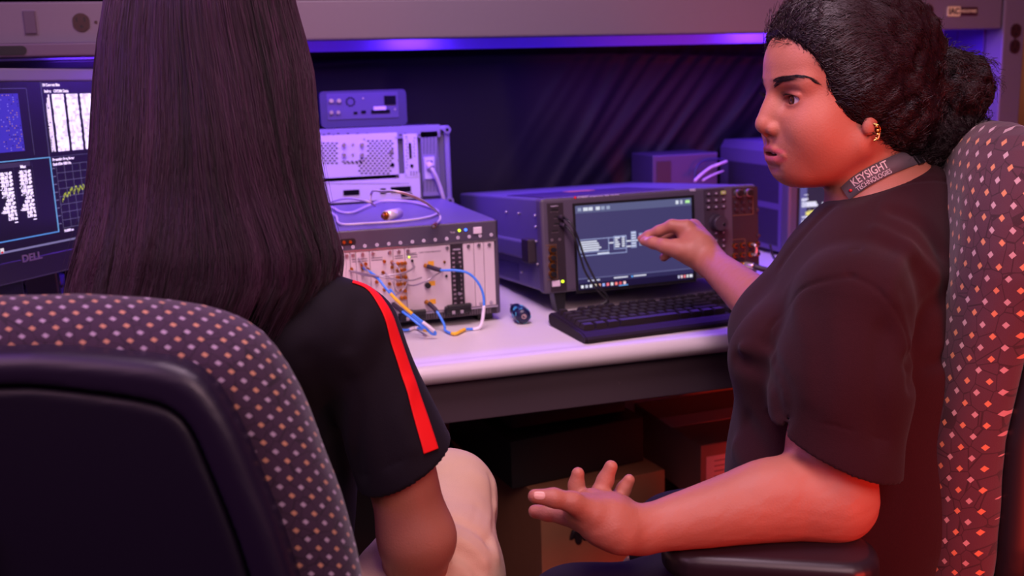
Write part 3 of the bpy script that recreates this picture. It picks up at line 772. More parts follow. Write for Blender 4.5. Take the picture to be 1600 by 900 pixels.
for (u0, u1, v0, v1) in ((180, 262, 634, 656), (365, 395, 625, 650), (418, 520, 618, 640), (470, 525, 650, 664)):
    krect(u0, v0, u1, v1, 'port', M_hole, 0.0040, P3)
for (u, v) in ((445, 368), (450, 562), (455, 480), (495, 362), (550, 362), (495, 556), (550, 556), (285, 375)):
    p = k.loc(*kc(u, v)); MB().cyl((p.x, -0.0044, p.z), (p.x, -0.002, p.z), 0.0017, n=10).build('screw', M_steel, big)
inlet = krect(585, 468, 640, 575, 'power_inlet', M_rear, 0.006)
krect(598, 486, 628, 530, 'socket', M_hole, 0.007, inlet)
def kw(u, v, off):
    bpy.context.view_layer.update(); return big.matrix_world @ k.loc(*kc(u, v), off)
cable('beige_cable', [kw(608, 505, -0.004), kw(615, 520, -0.018), kw(632, 550, -0.02), kw(655, 600, -0.015), kw(672, 650, -0.012), kw(684, 690, -0.008)], 0.0042, M_beige, 'thick pale power cord plugged into the perforated instrument rear', segs=[(0, 0.2, M_rear, 'plug', 0.0085)])
MB_ = MB().box((BW-0.002, 0.03, 0.06), (BW+0.006, 0.10, 0.10), 0.002).build('side_handle', M_rear2, big)

sr = ony(637, 199, 2.23); sl = ony(503, 205, 2.23); st = ony(632, 139, 2.23)
z0 = 0.9245+BH
sm = empty('instrument', (sl[0], 2.23, z0), label='small instrument turned backwards on top of the perforated one', cat='instrument')
SW = sr[0]-sl[0]; SH = st[2]-z0
M_smr = mat('small_case', (40, 32, 62), 0.45)
MB().box((0.006, 0.012, 0.006), (SW-0.006, 0.22, SH-0.002), 0.006).build('case', M_smr, sm)
k = Face(sm, 0.0)
b = MB(); b.prism(rrect(SW, SH-0.004, 0.010, cx=SW/2, cy=SH/2+0.002), lambda x, z: (x, 0.0, z), lambda x, z: (x, 0.022, z)); b.build('rear_bumper', mat('bumper', (44, 34, 74), 0.5), sm)
P = krect(95, 150, 460, 268, 'rear_panel', mat('rear_panel_grey', (66, 54, 94), 0.5), 0.0016, sm)
p = k.loc(*kc(217, 190))
b = MB()
for q_ in range(10):
    a0 = R(36*q_); b.ball((p.x+0.0088*math.cos(a0), -0.002, p.z+0.0088*math.sin(a0)), 0.0022, 6, (1, .3, 1))
b.build('fan_grille', M_hole, P)
krect(385, 160, 445, 202, 'power_inlet', M_hole, 0.004, P)
for (u, v, r_) in ((120, 185, .0045), (158, 185, .0045), (120, 243, .004), (155, 243, .004), (440, 228, .002), (280, 172, .002)):
    p = k.loc(*kc(u, v)); MB().cyl((p.x, -0.007 if r_ > .003 else -0.003, p.z), (p.x, 0, p.z), r_, n=12).build('connector', M_steel, P)
for (u0, u1, v0, v1) in ((232, 252, 240, 252), (270, 295, 234, 248), (320, 415, 232, 246)): krect(u0, v0, u1, v1, 'port', M_hole, 0.003, P)
krect(332, 214, 395, 230, 'port', M_rear, 0.004, P)
for xx in (0.01, SW-0.03):
    for yy in (0.02, 0.18): MB().box((xx, yy, -0.0005), (xx+0.02, yy+0.02, 0.007), 0.001).build('foot', M_black, sm)

# ---------------------------------------------------------------- analyzer at the right, half hidden by the woman's neck
an = empty('analyzer', (1.296, 2.10, 0.75), label='violet lit analyzer with side vents and a bright trace display behind the woman\'s neck', cat='instrument')
AH = 0.276
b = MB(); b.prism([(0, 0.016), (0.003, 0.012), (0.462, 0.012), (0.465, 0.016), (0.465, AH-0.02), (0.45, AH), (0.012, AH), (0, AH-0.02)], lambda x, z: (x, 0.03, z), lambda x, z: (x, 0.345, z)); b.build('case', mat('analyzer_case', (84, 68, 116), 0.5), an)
MB().box((0, 0.0, 0.012), (0.465, 0.032, AH-0.004), 0.006).build('front_bezel', M_bezel, an)
for rows_ in (range(0, 10), range(12, 22)):
    b = MB()
    b.box((-0.0003, 0.045, 0.026+rows_[0]*0.0088), (0.0004, 0.30, 0.037+rows_[-1]*0.0088))
    for r_ in rows_:
        for c_ in range(26): b.box((-0.0008, 0.05+c_*0.0095, 0.03+r_*0.0088), (0.0002, 0.0565+c_*0.0095, 0.0335+r_*0.0088))
    b.build('side_vent', mat('vent_dark', (40, 26, 60), 0.7), an)
aa = Face(an, 0.0)
b = MB(); aa.rect(b, 1247, 236, 1486, 392, 0.001, 0.0004); b.build('display_border', M_black, an)
dsp = MB()
def scr2(x0, y0, x1, y1, col, off=-0.0016):
    dsp.color(col); aa.q(dsp, x0, y0, x1, y1, off)
scr2(1250, 240, 1484, 390, (40, 34, 60), -0.0013)
scr2(1250, 240, 1484, 272, (70, 90, 190), -0.0015); scr2(1445, 240, 1482, 250, (90, 150, 240)); scr2(1450, 252, 1478, 254, (235, 240, 255)); scr2(1440, 258, 1480, 262, (190, 205, 250)); scr2(1462, 264, 1475, 266, (235, 240, 255))
scr2(1250, 290, 1258, 388, (88, 84, 150)); scr2(1256, 304, 1262, 305, (230, 225, 250))
for yy, x0, x1 in ((310, 1252, 1262), (312, 1252, 1259), (316, 1252, 1275), (320, 1252, 1277), (316, 1284, 1300), (305, 1290, 1310), (338, 1252, 1262), (344, 1252, 1282), (348, 1252, 1278), (353, 1252, 1266), (358, 1252, 1262), (364, 1251, 1256)):
    scr2(x0, yy, x1, yy+2.2, (235, 230, 255))
for xx in range(1264, 1330, 8): scr2(xx, 322, xx+0.7, 338, (110, 105, 150))
scr2(1262, 329, 1320, 333, (235, 220, 110)); scr2(1258, 331, 1264, 336, (240, 225, 120)); scr2(1250, 342, 1300, 346, (150, 150, 235), -0.0015)
scr2(1250, 366, 1300, 372, (190, 120, 220)); scr2(1250, 374, 1300, 380, (90, 200, 190)); scr2(1262, 374, 1266, 390, (120, 230, 120))
dsp.build('display', M_disp, an, label='bright display with a yellow trace')
for xx in (0.03, 0.41):
    for yy in (0.02, 0.28): MB().box((xx, yy, 0), (xx+0.025, yy+0.03, 0.014), 0.001).build('foot', M_black, an)
# small dark box with pale cables behind the generator
q0 = ony(1020, 243, 2.33); q1 = ony(1122, 240, 2.33)
sb = empty('power_supply', (q0[0], 2.33, 0.75), label='small dark box behind the generator with pale cords on its front', cat='power supply')
MB().box((0, 0, 0), (q1[0]-q0[0], 0.14, q0[2]-0.75), 0.004).build('case', mat('psu_case', (58, 46, 78), 0.5), sb)
MB().box((0.01, -0.002, 0.13), (0.05, 0.002, q0[2]-0.765), 0.001).build('front_plate', M_panel, sb)
def onY(px, py, Y): return Vector(ony(px, py, Y))
cable('pale_cable', [onY(1085, 283, 2.27), onY(1095, 273, 2.28), onY(1110, 262, 2.30), onY(1122, 257, 2.29), onY(1135, 252, 2.31)], 0.0035, M_beige, 'pale cord slanting up in front of the small dark box', group='pale cords behind the generator')
cable('pale_cable', [onY(1098, 282, 2.27), onY(1110, 275, 2.28), onY(1122, 270, 2.29), onY(1130, 267, 2.31)], 0.0022, M_beige, 'thin pale cord below the thicker slanting one', group='pale cords behind the generator')
cable('dark_cable', [onY(1085, 282, 2.30), onY(1088, 262, 2.305), onY(1098, 252, 2.31), onY(1115, 249, 2.31), onY(1130, 249, 2.31)], 0.0025, mat('cord_blue_black', (24, 20, 70), 0.4), 'dark blue cord curving over the small dark box')
cable('black_cable', [onY(1203, 382, 2.0), onY(1207, 398, 2.0), onY(1215, 410, 1.98), onY(1226, 419, 1.96)], 0.003, M_black, 'black cord hanging beside the generator right edge')

# ---------------------------------------------------------------- cords of the generator
bpy.context.view_layer.update()
def vw(px, py, off): return vx.matrix_world @ f.loc(px, py, off)
def dz(px, py, h=0.003): return Vector(onz(px, py, 0.75+h))
cable('black_cable', [vw(874, 339, -0.002), vw(878, 341, -0.020), vw(885, 352, -0.032), vw(894, 375, -0.035), vw(903, 405, -0.04), vw(918, 440, -0.05), vw(932, 462, -0.055), Vector((0.652, 1.727, 0.764)), Vector((0.69, 1.735, 0.755)), Vector((0.74, 1.742, 0.7532))], 0.0021, M_black, 'black USB cord from the upper front port down to the keyboard', segs=[(0, 0.07, M_boot, 'plug', 0.0045)])
cable('black_cable', [vw(876, 350, -0.002), vw(882, 356, -0.018), vw(890, 372, -0.028), vw(897, 398, -0.03), vw(905, 425, -0.035), vw(922, 452, -0.045), vw(934, 468, -0.05), Vector((0.650, 1.731, 0.758)), Vector((0.625, 1.728, 0.7535)), Vector((0.60, 1.76, 0.7525))], 0.0021, M_black, 'black USB cord from the lower front port curling under the generator', segs=[(0, 0.07, M_boot, 'plug', 0.0045)])
cable('blue_cable', [vw(1150, 414, -0.002), vw(1156, 412, -0.03), vw(1170, 417, -0.055), vw(1186, 421, -0.065), vw(1200, 427, -0.07), vw(1215, 434, -0.07), vw(1240, 438, -0.07)], 0.0028, mat('cable_deep_blue', (40, 80, 220), 0.4), 'deep blue cable leaving a gold port low on the generator right side', segs=[(0, 0.14, M_goldc, 'connector', 0.0055), (0.14, 0.24, mat('bright_steel', (235, 220, 220), 0.2, metal=0.8), 'connector_nut', 0.0062), (0.24, 0.62, M_boot, 'boot', 0.0058)])
cable('black_cable', [dz(1075, 465), dz(1085, 462), dz(1095, 468, .006), dz(1105, 462, .006), dz(1120, 452, .004), dz(1140, 440, .0035)], 0.0022, M_black, 'short black cord with small fitting behind the keyboard', segs=[(0.3, 0.55, M_coax, 'fitting', 0.0045)])

# ---------------------------------------------------------------- keyboard
kb = empty('keyboard', (0.562, 1.530, 0.75), (0, 0, R(4.5)), label='black full-size keyboard on the bench in front of the generator', cat='keyboard')
KWD, KDP = 0.452, 0.163
M_kb = mat('keyboard_black', (34, 25, 30), 0.6, spec=0.18)
M_cap = mat('keycap_black', (40, 31, 37), 0.42)
pr = [(0, 0.004), (0.004, 0.001), (0.155, 0.001), (0.163, 0.006), (0.163, 0.020), (0.158, 0.0235), (0.035, 0.0165), (0.018, 0.0155), (0.005, 0.0115), (0, 0.008)]
b = MB(); b.prism(pr, lambda y, z: (0.004, y, z), lambda y, z: (KWD-0.004, y, z))
b.prism([(y*0.97+0.002, z*0.93+0.0004) for y, z in pr], lambda y, z: (0, y, z), lambda y, z: (0.0041, y, z))
b.prism([(y*0.97+0.002, z*0.93+0.0004) for y, z in pr], lambda y, z: (KWD-0.0041, y, z), lambda y, z: (KWD, y, z))
b.build('body', M_kb, kb)
capmesh = {}
def keycap(x, y, w, h):
    key = (round(w, 4), round(h, 4))
    if key not in capmesh:
        m = MB(); iw = 0.003
        lo = [(0.0006, 0.0006), (w-0.0006, 0.0006), (w-0.0006, h-0.0006), (0.0006, h-0.0006)]
        hi = [(iw, iw*0.7), (w-iw, iw*0.7), (w-iw, h-iw*0.9), (iw, h-iw*0.9)]
        A = [m.bm.verts.new((px, py, 0)) for px, py in lo]; B = [m.bm.verts.new((px, py, 0.0085)) for px, py in hi]
        for i in range(4): m.bm.faces.new((A[i], A[(i+1) % 4], B[(i+1) % 4], B[i]))
        m.bm.faces.new(B)
        bmesh.ops.bevel(m.bm, geom=[e for e in m.bm.edges if not e.is_boundary], offset=0.0008, segments=2, affect='EDGES')
        o = m.build('keycap', M_cap, kb); capmesh[key] = o.data
    else:
        o = bpy.data.objects.new('keycap', capmesh[key]); COL.objects.link(o); o.parent = kb
    zz = 0.0165+(y-0.03)*0.057
    o.location = (x, y, zz); o.rotation_euler = (R(3.2), 0, 0)
u_ = 0.01905; x0 = 0.012; yb = 0.034
rows = [[1.25, 1.25, 1.25, 6.25, 1.25, 1.25, 1.25, 1.25], [2.25]+[1]*10+[2.75], [1.75]+[1]*11+[2.25], [1.5]+[1]*12+[1.5], [1]*13+[2]]
for r_, row in enumerate(rows):
    x = x0
    for w_ in row: keycap(x, yb+r_*u_, w_*u_, u_); x += w_*u_
x = x0; yf = yb+5*u_+0.006
for i in range(13):
    keycap(x, yf, u_, u_*0.75); x += u_*(2 if i == 0 else 1.5 if i in (4, 8) else 1)
nx = x0+15.25*u_
for c_ in range(3):
    keycap(nx+c_*u_, yb, u_, u_); keycap(nx+c_*u_, yb+3*u_, u_, u_); keycap(nx+c_*u_, yb+4*u_, u_, u_); keycap(nx+c_*u_, yf, u_, u_*0.75)
keycap(nx+u_, yb+u_, u_, u_)
nx += 3.2*u_
for r_ in range(5):
    for c_ in range(4):
        if r_ == 0 and c_ == 1: continue
        if c_ == 3 and r_ in (0, 2): continue
        if r_ == 0 and c_ == 0: keycap(nx, yb, 2*u_, u_); continue
        keycap(nx+c_*u_, yb+r_*u_, u_, u_*(2 if (c_ == 3 and r_ in (1, 3) and False) else 1))
capmesh.clear()
text_mesh('DELL', 0.007, 'lettering', mat('kb_print', (120, 105, 120), 0.4), kb, Matrix.Translation((0.23, 0.155, 0.0236)))

# ---------------------------------------------------------------- bit holder screwdriver
a_ = Vector(onz(818, 494, 0.766)); c_ = Vector(onz(800, 478, 0.766))
dr = empty('screwdriver', tuple(a_), label='stubby black and turquoise screwdriver lying between chassis and keyboard', cat='screwdriver')
ax = Vector((c_.x-a_.x, c_.y-a_.y, 0)).normalized()
def lathe_along(ax, prof, n=24, hexed=None):
    mb = MB(); s_ = ax.orthogonal().normalized(); t_ = ax.cross(s_); rows = []
    for (d, r_) in prof:
        rows.append([mb.bm.verts.new(ax*d+(s_*math.cos(2*math.pi*i/n)+t_*math.sin(2*math.pi*i/n))*r_) for i in range(n)])
    for A, B in zip(rows[:-1], rows[1:]):
        for i in range(n):
            q = mb.bm.faces.new((A[i], A[(i+1) % n], B[(i+1) % n], B[i])); q.smooth = True
    mb.bm.faces.new(rows[0]); mb.bm.faces.new(rows[-1]); return mb
lathe_along(ax, [(-0.004, 0.008), (-0.002, 0.0125), (0.006, 0.0152), (0.03, 0.0150), (0.042, 0.010), (0.05, 0.009), (0.06, 0.012), (0.066, 0.009)]).build('handle', mat('driver_navy', (20, 22, 60), 0.3), dr)
M_tq = mat('driver_turquoise', (70, 170, 200), 0.4)
s_ = ax.orthogonal().normalized(); t_ = ax.cross(s_)
for r_, (d, rr) in enumerate(((0.0085, 0.0150), (0.024, 0.0152))):
    for i in range(6):
        a = 2*math.pi*(i+0.5*r_)/6; n_ = s_*math.cos(a)+t_*math.sin(a); tt = n_.cross(ax); c0 = ax*d+n_*rr
        mb = MB(); pts = [(-.0058, -.003), (-.0058, .003), (-.003, .006), (.003, .006), (.0058, .003), (.0058, -.003), (.003, -.006), (-.003, -.006)]
        mb.prism(pts, lambda x, y: c0-n_*0.001+tt*x*0.85+ax*y-n_*abs(x)*0.22, lambda x, y: c0+n_*0.0006+tt*x*0.8+ax*y-n_*abs(x)*0.22)
        mb.build('grip_patch', M_tq, dr)
mb = MB(); mb.ring(-ax*0.0044, -ax*0.0038, 0.0045, 0.0032, n=16); mb.ring(-ax*0.0044+s_*0.0015, -ax*0.0038+s_*0.0015, 0.0018, 0.0010, n=12); mb.build('emblem', mat('emblem_tan', (190, 160, 150), 0.5), dr)
MB().cyl(ax*0.066, ax*0.10, 0.0032, n=6, smooth=False).build('shaft', M_steel, dr)

# ---------------------------------------------------------------- left monitor
mdir = Vector((0.588, 0.809, 0)); mn = Vector((0.809, -0.588, 0))
pc = Vector(at(62, 250, 1.70))
mon = empty('monitor', (pc.x, pc.y, 0.75), (0, 0, math.atan2(mdir.y, mdir.x)), label='black framed desktop monitor showing dark windows of numbers at far left', cat='monitor')
mf = Face(mon, 0.0)
def mz(px, py): return mf.loc(px, py)
tl_ = mz(62, 107); bt = mz(62, 433)
xr = mz(150, 250).x+0.06; xl = xr-0.52
zt, zb = tl_.z, bt.z
M_monf = mat('monitor_frame', (42, 34, 48), 0.35)
b = MB(); b.box((xl, 0.001, zb), (xr, 0.035, zt-0.018), 0.004); b.build('case', M_monf, mon)
st_top = mz(62, 127).z
b = MB(); b.box((xl, 0.0, st_top), (xr, 0.03, zt), 0.003); b.build('top_bezel', mat('monitor_top', (120, 112, 140), 0.35), mon, label='pale top edge of the frame')
b = MB(); b.box((xl, -0.001, zb), (xr, 0.012, mz(62, 398).z), 0.003); b.build('bottom_bezel', M_monf, mon)
b = MB(); b.box((xr-0.018, -0.001, zb), (xr, 0.012, zt-0.004), 0.003); b.box((xl, -0.001, zb), (xl+0.018, 0.012, zt-0.004), 0.003); b.build('side_bezel', M_monf, mon)
p = mz(49, 402); text_mesh('DELL', 0.017, 'lettering', mat('kb_print2', (150, 130, 150), 0.35, metal=0.5), mon, FRONT(p.x, -0.0016, p.z), bold=0.0005, sx=1.15)
dsp = MB()
def s3(x0, y0, x1, y1, col, off=-0.0004):
    """upright rectangle in screen metres between two photo points"""
    a = mf.loc(x0, y0); c = mf.loc(x1, y1); dsp.color(col)
    dsp.quad([(a.x, off, c.z), (c.x, off, c.z), (c.x, off, a.z), (a.x, off, a.z)])
SX1 = xr-0.018; ZT = st_top-0.001; ZB = mz(62, 386).z
def m3(x0, z0, x1, z1, col, off=-0.0006):
    dsp.color(col); dsp.quad([(x0, off, z0), (x1, off, z0), (x1, off, z1), (x0, off, z1)])
m3(xl+0.018, ZB-0.016, SX1, ZT, (22, 10, 36), -0.0003)
A0 = mf.loc(62, 127).x; zm = mf.loc(75, 246).z           # divider between window columns, middle line
A1 = mf.loc(91, 370).x
zl = mf.loc(90, 362).z
m3(A0, zm, A0+0.0008, ZT, (110, 100, 150)); m3(A0+0.0016, zm, A0+0.0022, ZT, (70, 60, 100))
m3(xl, zm-0.0008, A0+0.002, zm+0.0008, (110, 170, 235)); m3(A0, zl, A0+0.0024, zm, (110, 170, 235)); m3(xl, zl-0.001, A0+0.0024, zl+0.001, (90, 150, 235))
m3(A0+0.002, zm-0.0004, SX1, zm+0.0004, (90, 80, 120))
m3(xl, mz(62, 385).z, SX1, mz(62, 382).z, (130, 120, 170))
M_scrt = mat('screen_text', (230, 225, 240), 0.5, emit=(230, 225, 245), es=0.9)
def mtxt(s, x, z, size, align='LEFT', b_=0.0002):
    return text_mesh(s, size, 'screen_text', M_scrt, mon, FRONT(x, -0.0012, z), align=align, bold=b_, extrude=0.0001)
m3(A0+0.002, ZT-0.009, A0+0.035, ZT-0.002, (70, 60, 90))
mtxt('10 Current Bits', A0+0.003, ZT-0.0055, 0.0062)
mtxt('Index   OFDM Data', A0+0.006, ZT-0.016, 0.0068)
rs_ = random.Random(2)
nrow = 20; zr0 = ZT-0.024; dzr = (zr0-(zm+0.006))/nrow
for i in range(nrow):
    zz = zr0-i*dzr
    mtxt(str(i*40 if i else 0), A0+0.016, zz, 0.0062, 'RIGHT', 0.0003)
    xx = A0+0.022
    while xx < SX1-0.03:
        mtxt(''.join(rs_.choice('01') for _ in range(8)), xx, zz, 0.0066, 'LEFT', 0.0006); xx += 0.033
mtxt('Preamble Freq Error', A0+0.006, zm-0.005, 0.006); mtxt('Scale/Div 500 Hz', A0+0.006, zm-0.013, 0.006)
# blue constellation window
gx1 = mf.loc(34, 200).x; gx0 = xl+0.03; gz1 = mf.loc(30, 146).z; gz0 = mf.loc(34, 236).z
m3(gx0, gz0, gx1, gz1, (64, 48, 190))
for i in range(26):
    for j in range(10):
        if rs_.random() < 0.32: m3(gx1-0.004-j*0.0042, gz0+0.002+i*(gz1-gz0)/26.5, gx1-0.0022-j*0.0042, gz0+0.0036+i*(gz1-gz0)/26.5, rs_.choice([(20, 14, 40), (150, 130, 240), (190, 130, 90)]), -0.0010)
bx = mf.loc(48, 200).x
m3(bx, gz0-0.008, bx+0.0006, gz1+0.008, (100, 90, 130)); m3(xl, gz1+0.008, bx, gz1+0.0086, (100, 90, 130))
# table window
tx = mf.loc(44, 260).x; txr = mf.loc(56, 330).x
m3(xl, mf.loc(40, 256).z-0.004, txr, mf.loc(40, 256).z+0.004, (60, 46, 78))
mtxt('Max', tx-0.012, mf.loc(40, 260).z, 0.0068, 'CENTER')
vals = ('-32.64 dB', '-28.57 dB', '-32.52 dB', '-33.17 dB', '-6.12 ppm', '0.02 ppm', '-66.77 dB', '-0.05 °', '0.01 dB', '0.02 dBm', '-10.02 dBm', '0.01 %', '1.79 ns', '---')
for i, v_ in enumerate(vals):
    zz = mf.loc(44, 268).z-i*0.0062
    mtxt(v_, tx+0.003, zz, 0.0066, 'RIGHT', 0.0005); mtxt(v_, tx-0.037, zz, 0.0066, 'RIGHT', 0.0005)
for xx in (tx-0.032, tx+0.008): m3(xx, mf.loc(44, 333).z, xx+0.0005, mf.loc(40, 256).z, (70, 60, 95))
# graph window
gx = mf.loc(92, 300).x; ga = mf.loc(91, 258).z; gb = mf.loc(102, 356).z
for i in range(9): m3(gx, gb+(ga-gb)*i/8, SX1, gb+(ga-gb)*i/8+0.0006, (120, 110, 150))
for i in range(8): m3(gx+0.0185*i, gb, gx+0.0185*i+0.0006, ga, (120, 110, 150))
for i in range(8): m3(gx-0.010, gb+(ga-gb)*(i+.6)/8, gx-0.003, gb+(ga-gb)*(i+.6)/8+0.0014, (120, 110, 150))
mtxt('10.000 us', gx, gb-0.005, 0.0058)
pz = mf.loc(98, 316).z; px_ = gx+0.005; tr_ = []
for i in range(60):
    tr_.append((px_+i*0.0011, pz+0.012*(1-math.exp(-i/4))+rs_.uniform(-.003, .006)+(0.010*abs(math.sin(i*.35)) if i > 16 else 0)))
for (xa, za), (xb, zb_) in zip(tr_[:-1], tr_[1:]):
    dsp.color((225, 230, 50)); dsp.quad([(xa, -0.001, za-0.0012), (xb, -0.001, zb_-0.0012), (xb, -0.001, zb_+0.0012), (xa, -0.001, za+0.0012)])
m3(mf.loc(0, 392).x, mf.loc(3, 396).z, mf.loc(6, 392).x, mf.loc(3, 388).z, (235, 220, 235)); m3(mf.loc(1, 394).x, mf.loc(3, 396).z, mf.loc(4.5, 394).x, mf.loc(3, 393).z, (220, 40, 50), -0.0009)
dsp.build('display', mat_screen('display_monitor', 0.95), mon, label='dark display divided into data windows')
xm = (xl+xr)/2
MB().box((xm-0.03, 0.03, 0.012), (xm+0.03, 0.055, zb+0.12), 0.004).build('stand_neck', M_black, mon)
MB().box((xm-0.10, -0.03, 0.0005), (xm+0.10, 0.12, 0.014), 0.004).build('stand_base', M_black, mon)
# monitor behind it
m2 = empty('monitor', (-0.62, 2.12, 0.75), (0, 0, 0), label='second monitor whose pale top edge shows just above the left one', cat='monitor')
t2 = ony(60, 84, 2.12)[2]-0.75; t3 = ony(60, 106, 2.12)[2]-0.75; t4 = ony(60, 95, 2.12)[2]-0.75
MB().box((0, 0.0, t3-0.26), (0.50, 0.03, t4), 0.003).build('case', M_monf, m2)
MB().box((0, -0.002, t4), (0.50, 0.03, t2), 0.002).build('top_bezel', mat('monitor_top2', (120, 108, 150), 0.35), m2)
MB().box((0.02, -0.001, t3-0.25), (0.48, 0.001, t4-0.014)).build('display', M_black, m2)
MB().box((0.22, 0.02, 0.01), (0.28, 0.05, t3-0.2), 0.003).build('stand_neck', M_black, m2)
MB().box((0.15, -0.03, 0.0005), (0.35, 0.12, 0.012), 0.003).build('stand_base', M_black, m2)
# clutter under the left monitor: black round hub and dark cords
hb = empty('desk_gadget', tuple(onz(22, 472, 0.752)), label='round glossy black desk gadget below the left monitor', cat='gadget')
MB().ball((0, 0, 0.030), 0.030, 14, (1, 1, 1)).build('body', mat('gloss_navy', (26, 22, 60), 0.12), hb)
MB().ring((0.012, -0.02, 0.03), (0.016, -0.028, 0.03), 0.027, 0.021, n=30).build('lens_ring', M_black, hb)
for i, (pts, lb) in enumerate((([dz(60, 480, .004), dz(75, 466, .03), dz(84, 448, .04), dz(84, 432, .06)], 'dark cord rising beside the left monitor base'), ([dz(40, 478, .003), dz(60, 470, .01), dz(82, 456, .02), dz(100, 445, .02)], 'dark cord lying across under the left monitor'), ([dz(20, 500, .003), dz(50, 492, .004), dz(78, 488, .004), dz(100, 478, .004)], 'dark cord low on the bench behind the patterned chair'))):
    cable('black_cable', pts, 0.0035, M_black, lb)
nb = empty('small_box', tuple(onz(82, 462, 0.75)), (0, 0, 0.3), label='tiny blue and white patterned box below the left monitor', cat='box')
MB().box((-0.02, 0, 0.0005), (0.03, 0.03, 0.045), 0.001).build('carton', mat('carton_violet', (80, 70, 170), 0.5), nb)
MB().box((-0.018, -0.001, 0.012), (0.02, 0.001, 0.018)).build('stripe', M_lab_w, nb); MB().box((-0.01, -0.001, 0.024), (0.02, 0.001, 0.03)).build('stripe', mat('stripe_orange', (220, 130, 60), .5), nb)

# ================================================================ boxes under the bench
M_card_b = mat('cardboard', (176, 120, 84), 0.85, noise=(14, 0.12))
M_carddk = mat('carton_black', (26, 20, 22), 0.6)
def carton(name, lo, hi, rot, m, label, edge=None):
    root = empty(name, lo, (0, 0, R(rot)), label=label, cat='box')
    dx, dy, dz_ = hi
    MB().box((0, 0, 0), (dx, dy, dz_), 0.002).build('carton', m, root)
    MB().box((0.0, dy/2-0.03, dz_-0.0004), (dx, dy/2+0.03, dz_+0.0008)).build('tape', edge or m, root)
    return root
cb = carton('cardboard_box', (0.543, 1.75, 0.001), (0.292, 0.42, 0.388), 9, M_card_b, 'brown cardboard box with a black zigzag mark on the floor under the bench', mat('tape_tan', (190, 140, 100), .4))
cf = Face(cb, 0.0)
zig = [(888, 838), (893, 840), (897, 828), (903, 843), (909, 830), (914, 846), (919, 832), (925, 842), (930, 838)]
mb = MB(); mb.tube([cf.loc(x, y, -0.001) for x, y in [(890, 839), (894, 838), (896, 831), (899, 832), (902, 845), (905, 845), (908, 829), (911, 829), (914, 841), (917, 835), (921, 834)]], 0.0055, n=8, sub=4)
mb.build('zigzag_mark', mat('ink_dark', (40, 28, 34), 0.5), cb)
carton('black_carton', (0.50, 1.80, 0.392), (0.31, 0.34, 0.10), 9, M_carddk, 'flat black carton resting on the cardboard box under the bench', mat('tape_dark', (50, 40, 42), .4))
carton('black_carton', (0.52, 1.86, 0.496), (0.26, 0.24, 0.055), 5, mat('carton_maroon', (50, 30, 34), 0.6), 'small dark carton topmost on the pile under the bench', mat('tape_dark', (50, 40, 42), .4))
wb = carton('white_label_box', (0.865, 1.70, 0.345), (0.26, 0.30, 0.125), 3, mat('carton_red_brown', (150, 110, 100), 0.6), 'box with a printed white paper label beside the seated woman\'s shirt', mat('tape_pink', (200, 170, 180), .4))
MB().box((0.012, -0.0012, 0.008), (0.22, 0.001, 0.10)).build('paper_label', mat('paper_pink', (225, 200, 205), 0.6), wb)
rs_ = random.Random(8); mb = MB()
for i in range(7):
    mb.box((0.03, -0.0016, 0.088-i*0.011), (0.03+rs_.uniform(.05, .12), -0.001, 0.090-i*0.011))
mb.build('label_print', M_print, wb)
sup = carton('storage_box', (0.972, 1.72, 0.001), (0.40, 0.42, 0.34), 0, M_carddk, 'black storage box standing on the floor under the white label box')
carton('black_carton', (0.13, 1.95, 0.001), (0.30, 0.3, 0.42), 0, M_carddk, 'tall black carton on the floor left of the cardboard box')
carton('black_carton', (-0.55, 1.85, 0.001), (0.5, 0.4, 0.35), 0, M_carddk, 'wide black carton on the floor under the left end of the bench')
# ================================================================ organic modelling: smooth distance fields turned into quad meshes
def nrm(v): v = np.asarray(v, float); return v/np.linalg.norm(v)
def ell(c, r, M=None):
    c = np.array(c, np.float32); r = np.array(r, np.float32); Mt = None if M is None else np.array(M, np.float32)
    def f(P):
        q = P-c
        if Mt is not None: q = q @ Mt          # columns of M are the ellipsoid's axes
        a = q/r; k0 = np.sqrt((a*a).sum(1)); b = a/r; k1 = np.sqrt((b*b).sum(1))+1e-9
        return k0*(k0-1.0)/k1
    return f
def rc(a, b, ra, rb, flat=None, fs=1.0):
    a = np.array(a, np.float32); b = np.array(b, np.float32); ba = b-a; L = float(ba @ ba)+1e-12
    fl = None if flat is None else np.array(nrm(flat), np.float32)
    def f(P):
        q = P-a; t = np.clip(q @ ba/L, 0, 1); w = q-t[:, None]*ba
        if fl is not None:
            h = w @ fl; w = w+np.outer(h*(fs-1.0), fl)   # fs>1 flattens along that axis
        return np.sqrt((w*w).sum(1))-(ra+(rb-ra)*t)
    return f
def chain(pts, rs, k=0.006, flat=None, fs=1.0):
    fs_ = [rc(pts[i], pts[i+1], rs[i], rs[i+1], flat, fs) for i in range(len(pts)-1)]
    def f(P):
        d = fs_[0](P)
        for g_ in fs_[1:]: d = smin(d, g_(P), k)
        return d
    return f
def smin(a, b, k):
    if k <= 0: return np.minimum(a, b)
    h = np.maximum(k-np.abs(a-b), 0)/k
    return np.minimum(a, b)-h*h*k*0.25
def smax(a, b, k): return -smin(-a, -b, k)
def halfspace(p, n):
    p = np.array(p, np.float32); n = np.array(nrm(n), np.float32)
    return lambda P: (P-p) @ n
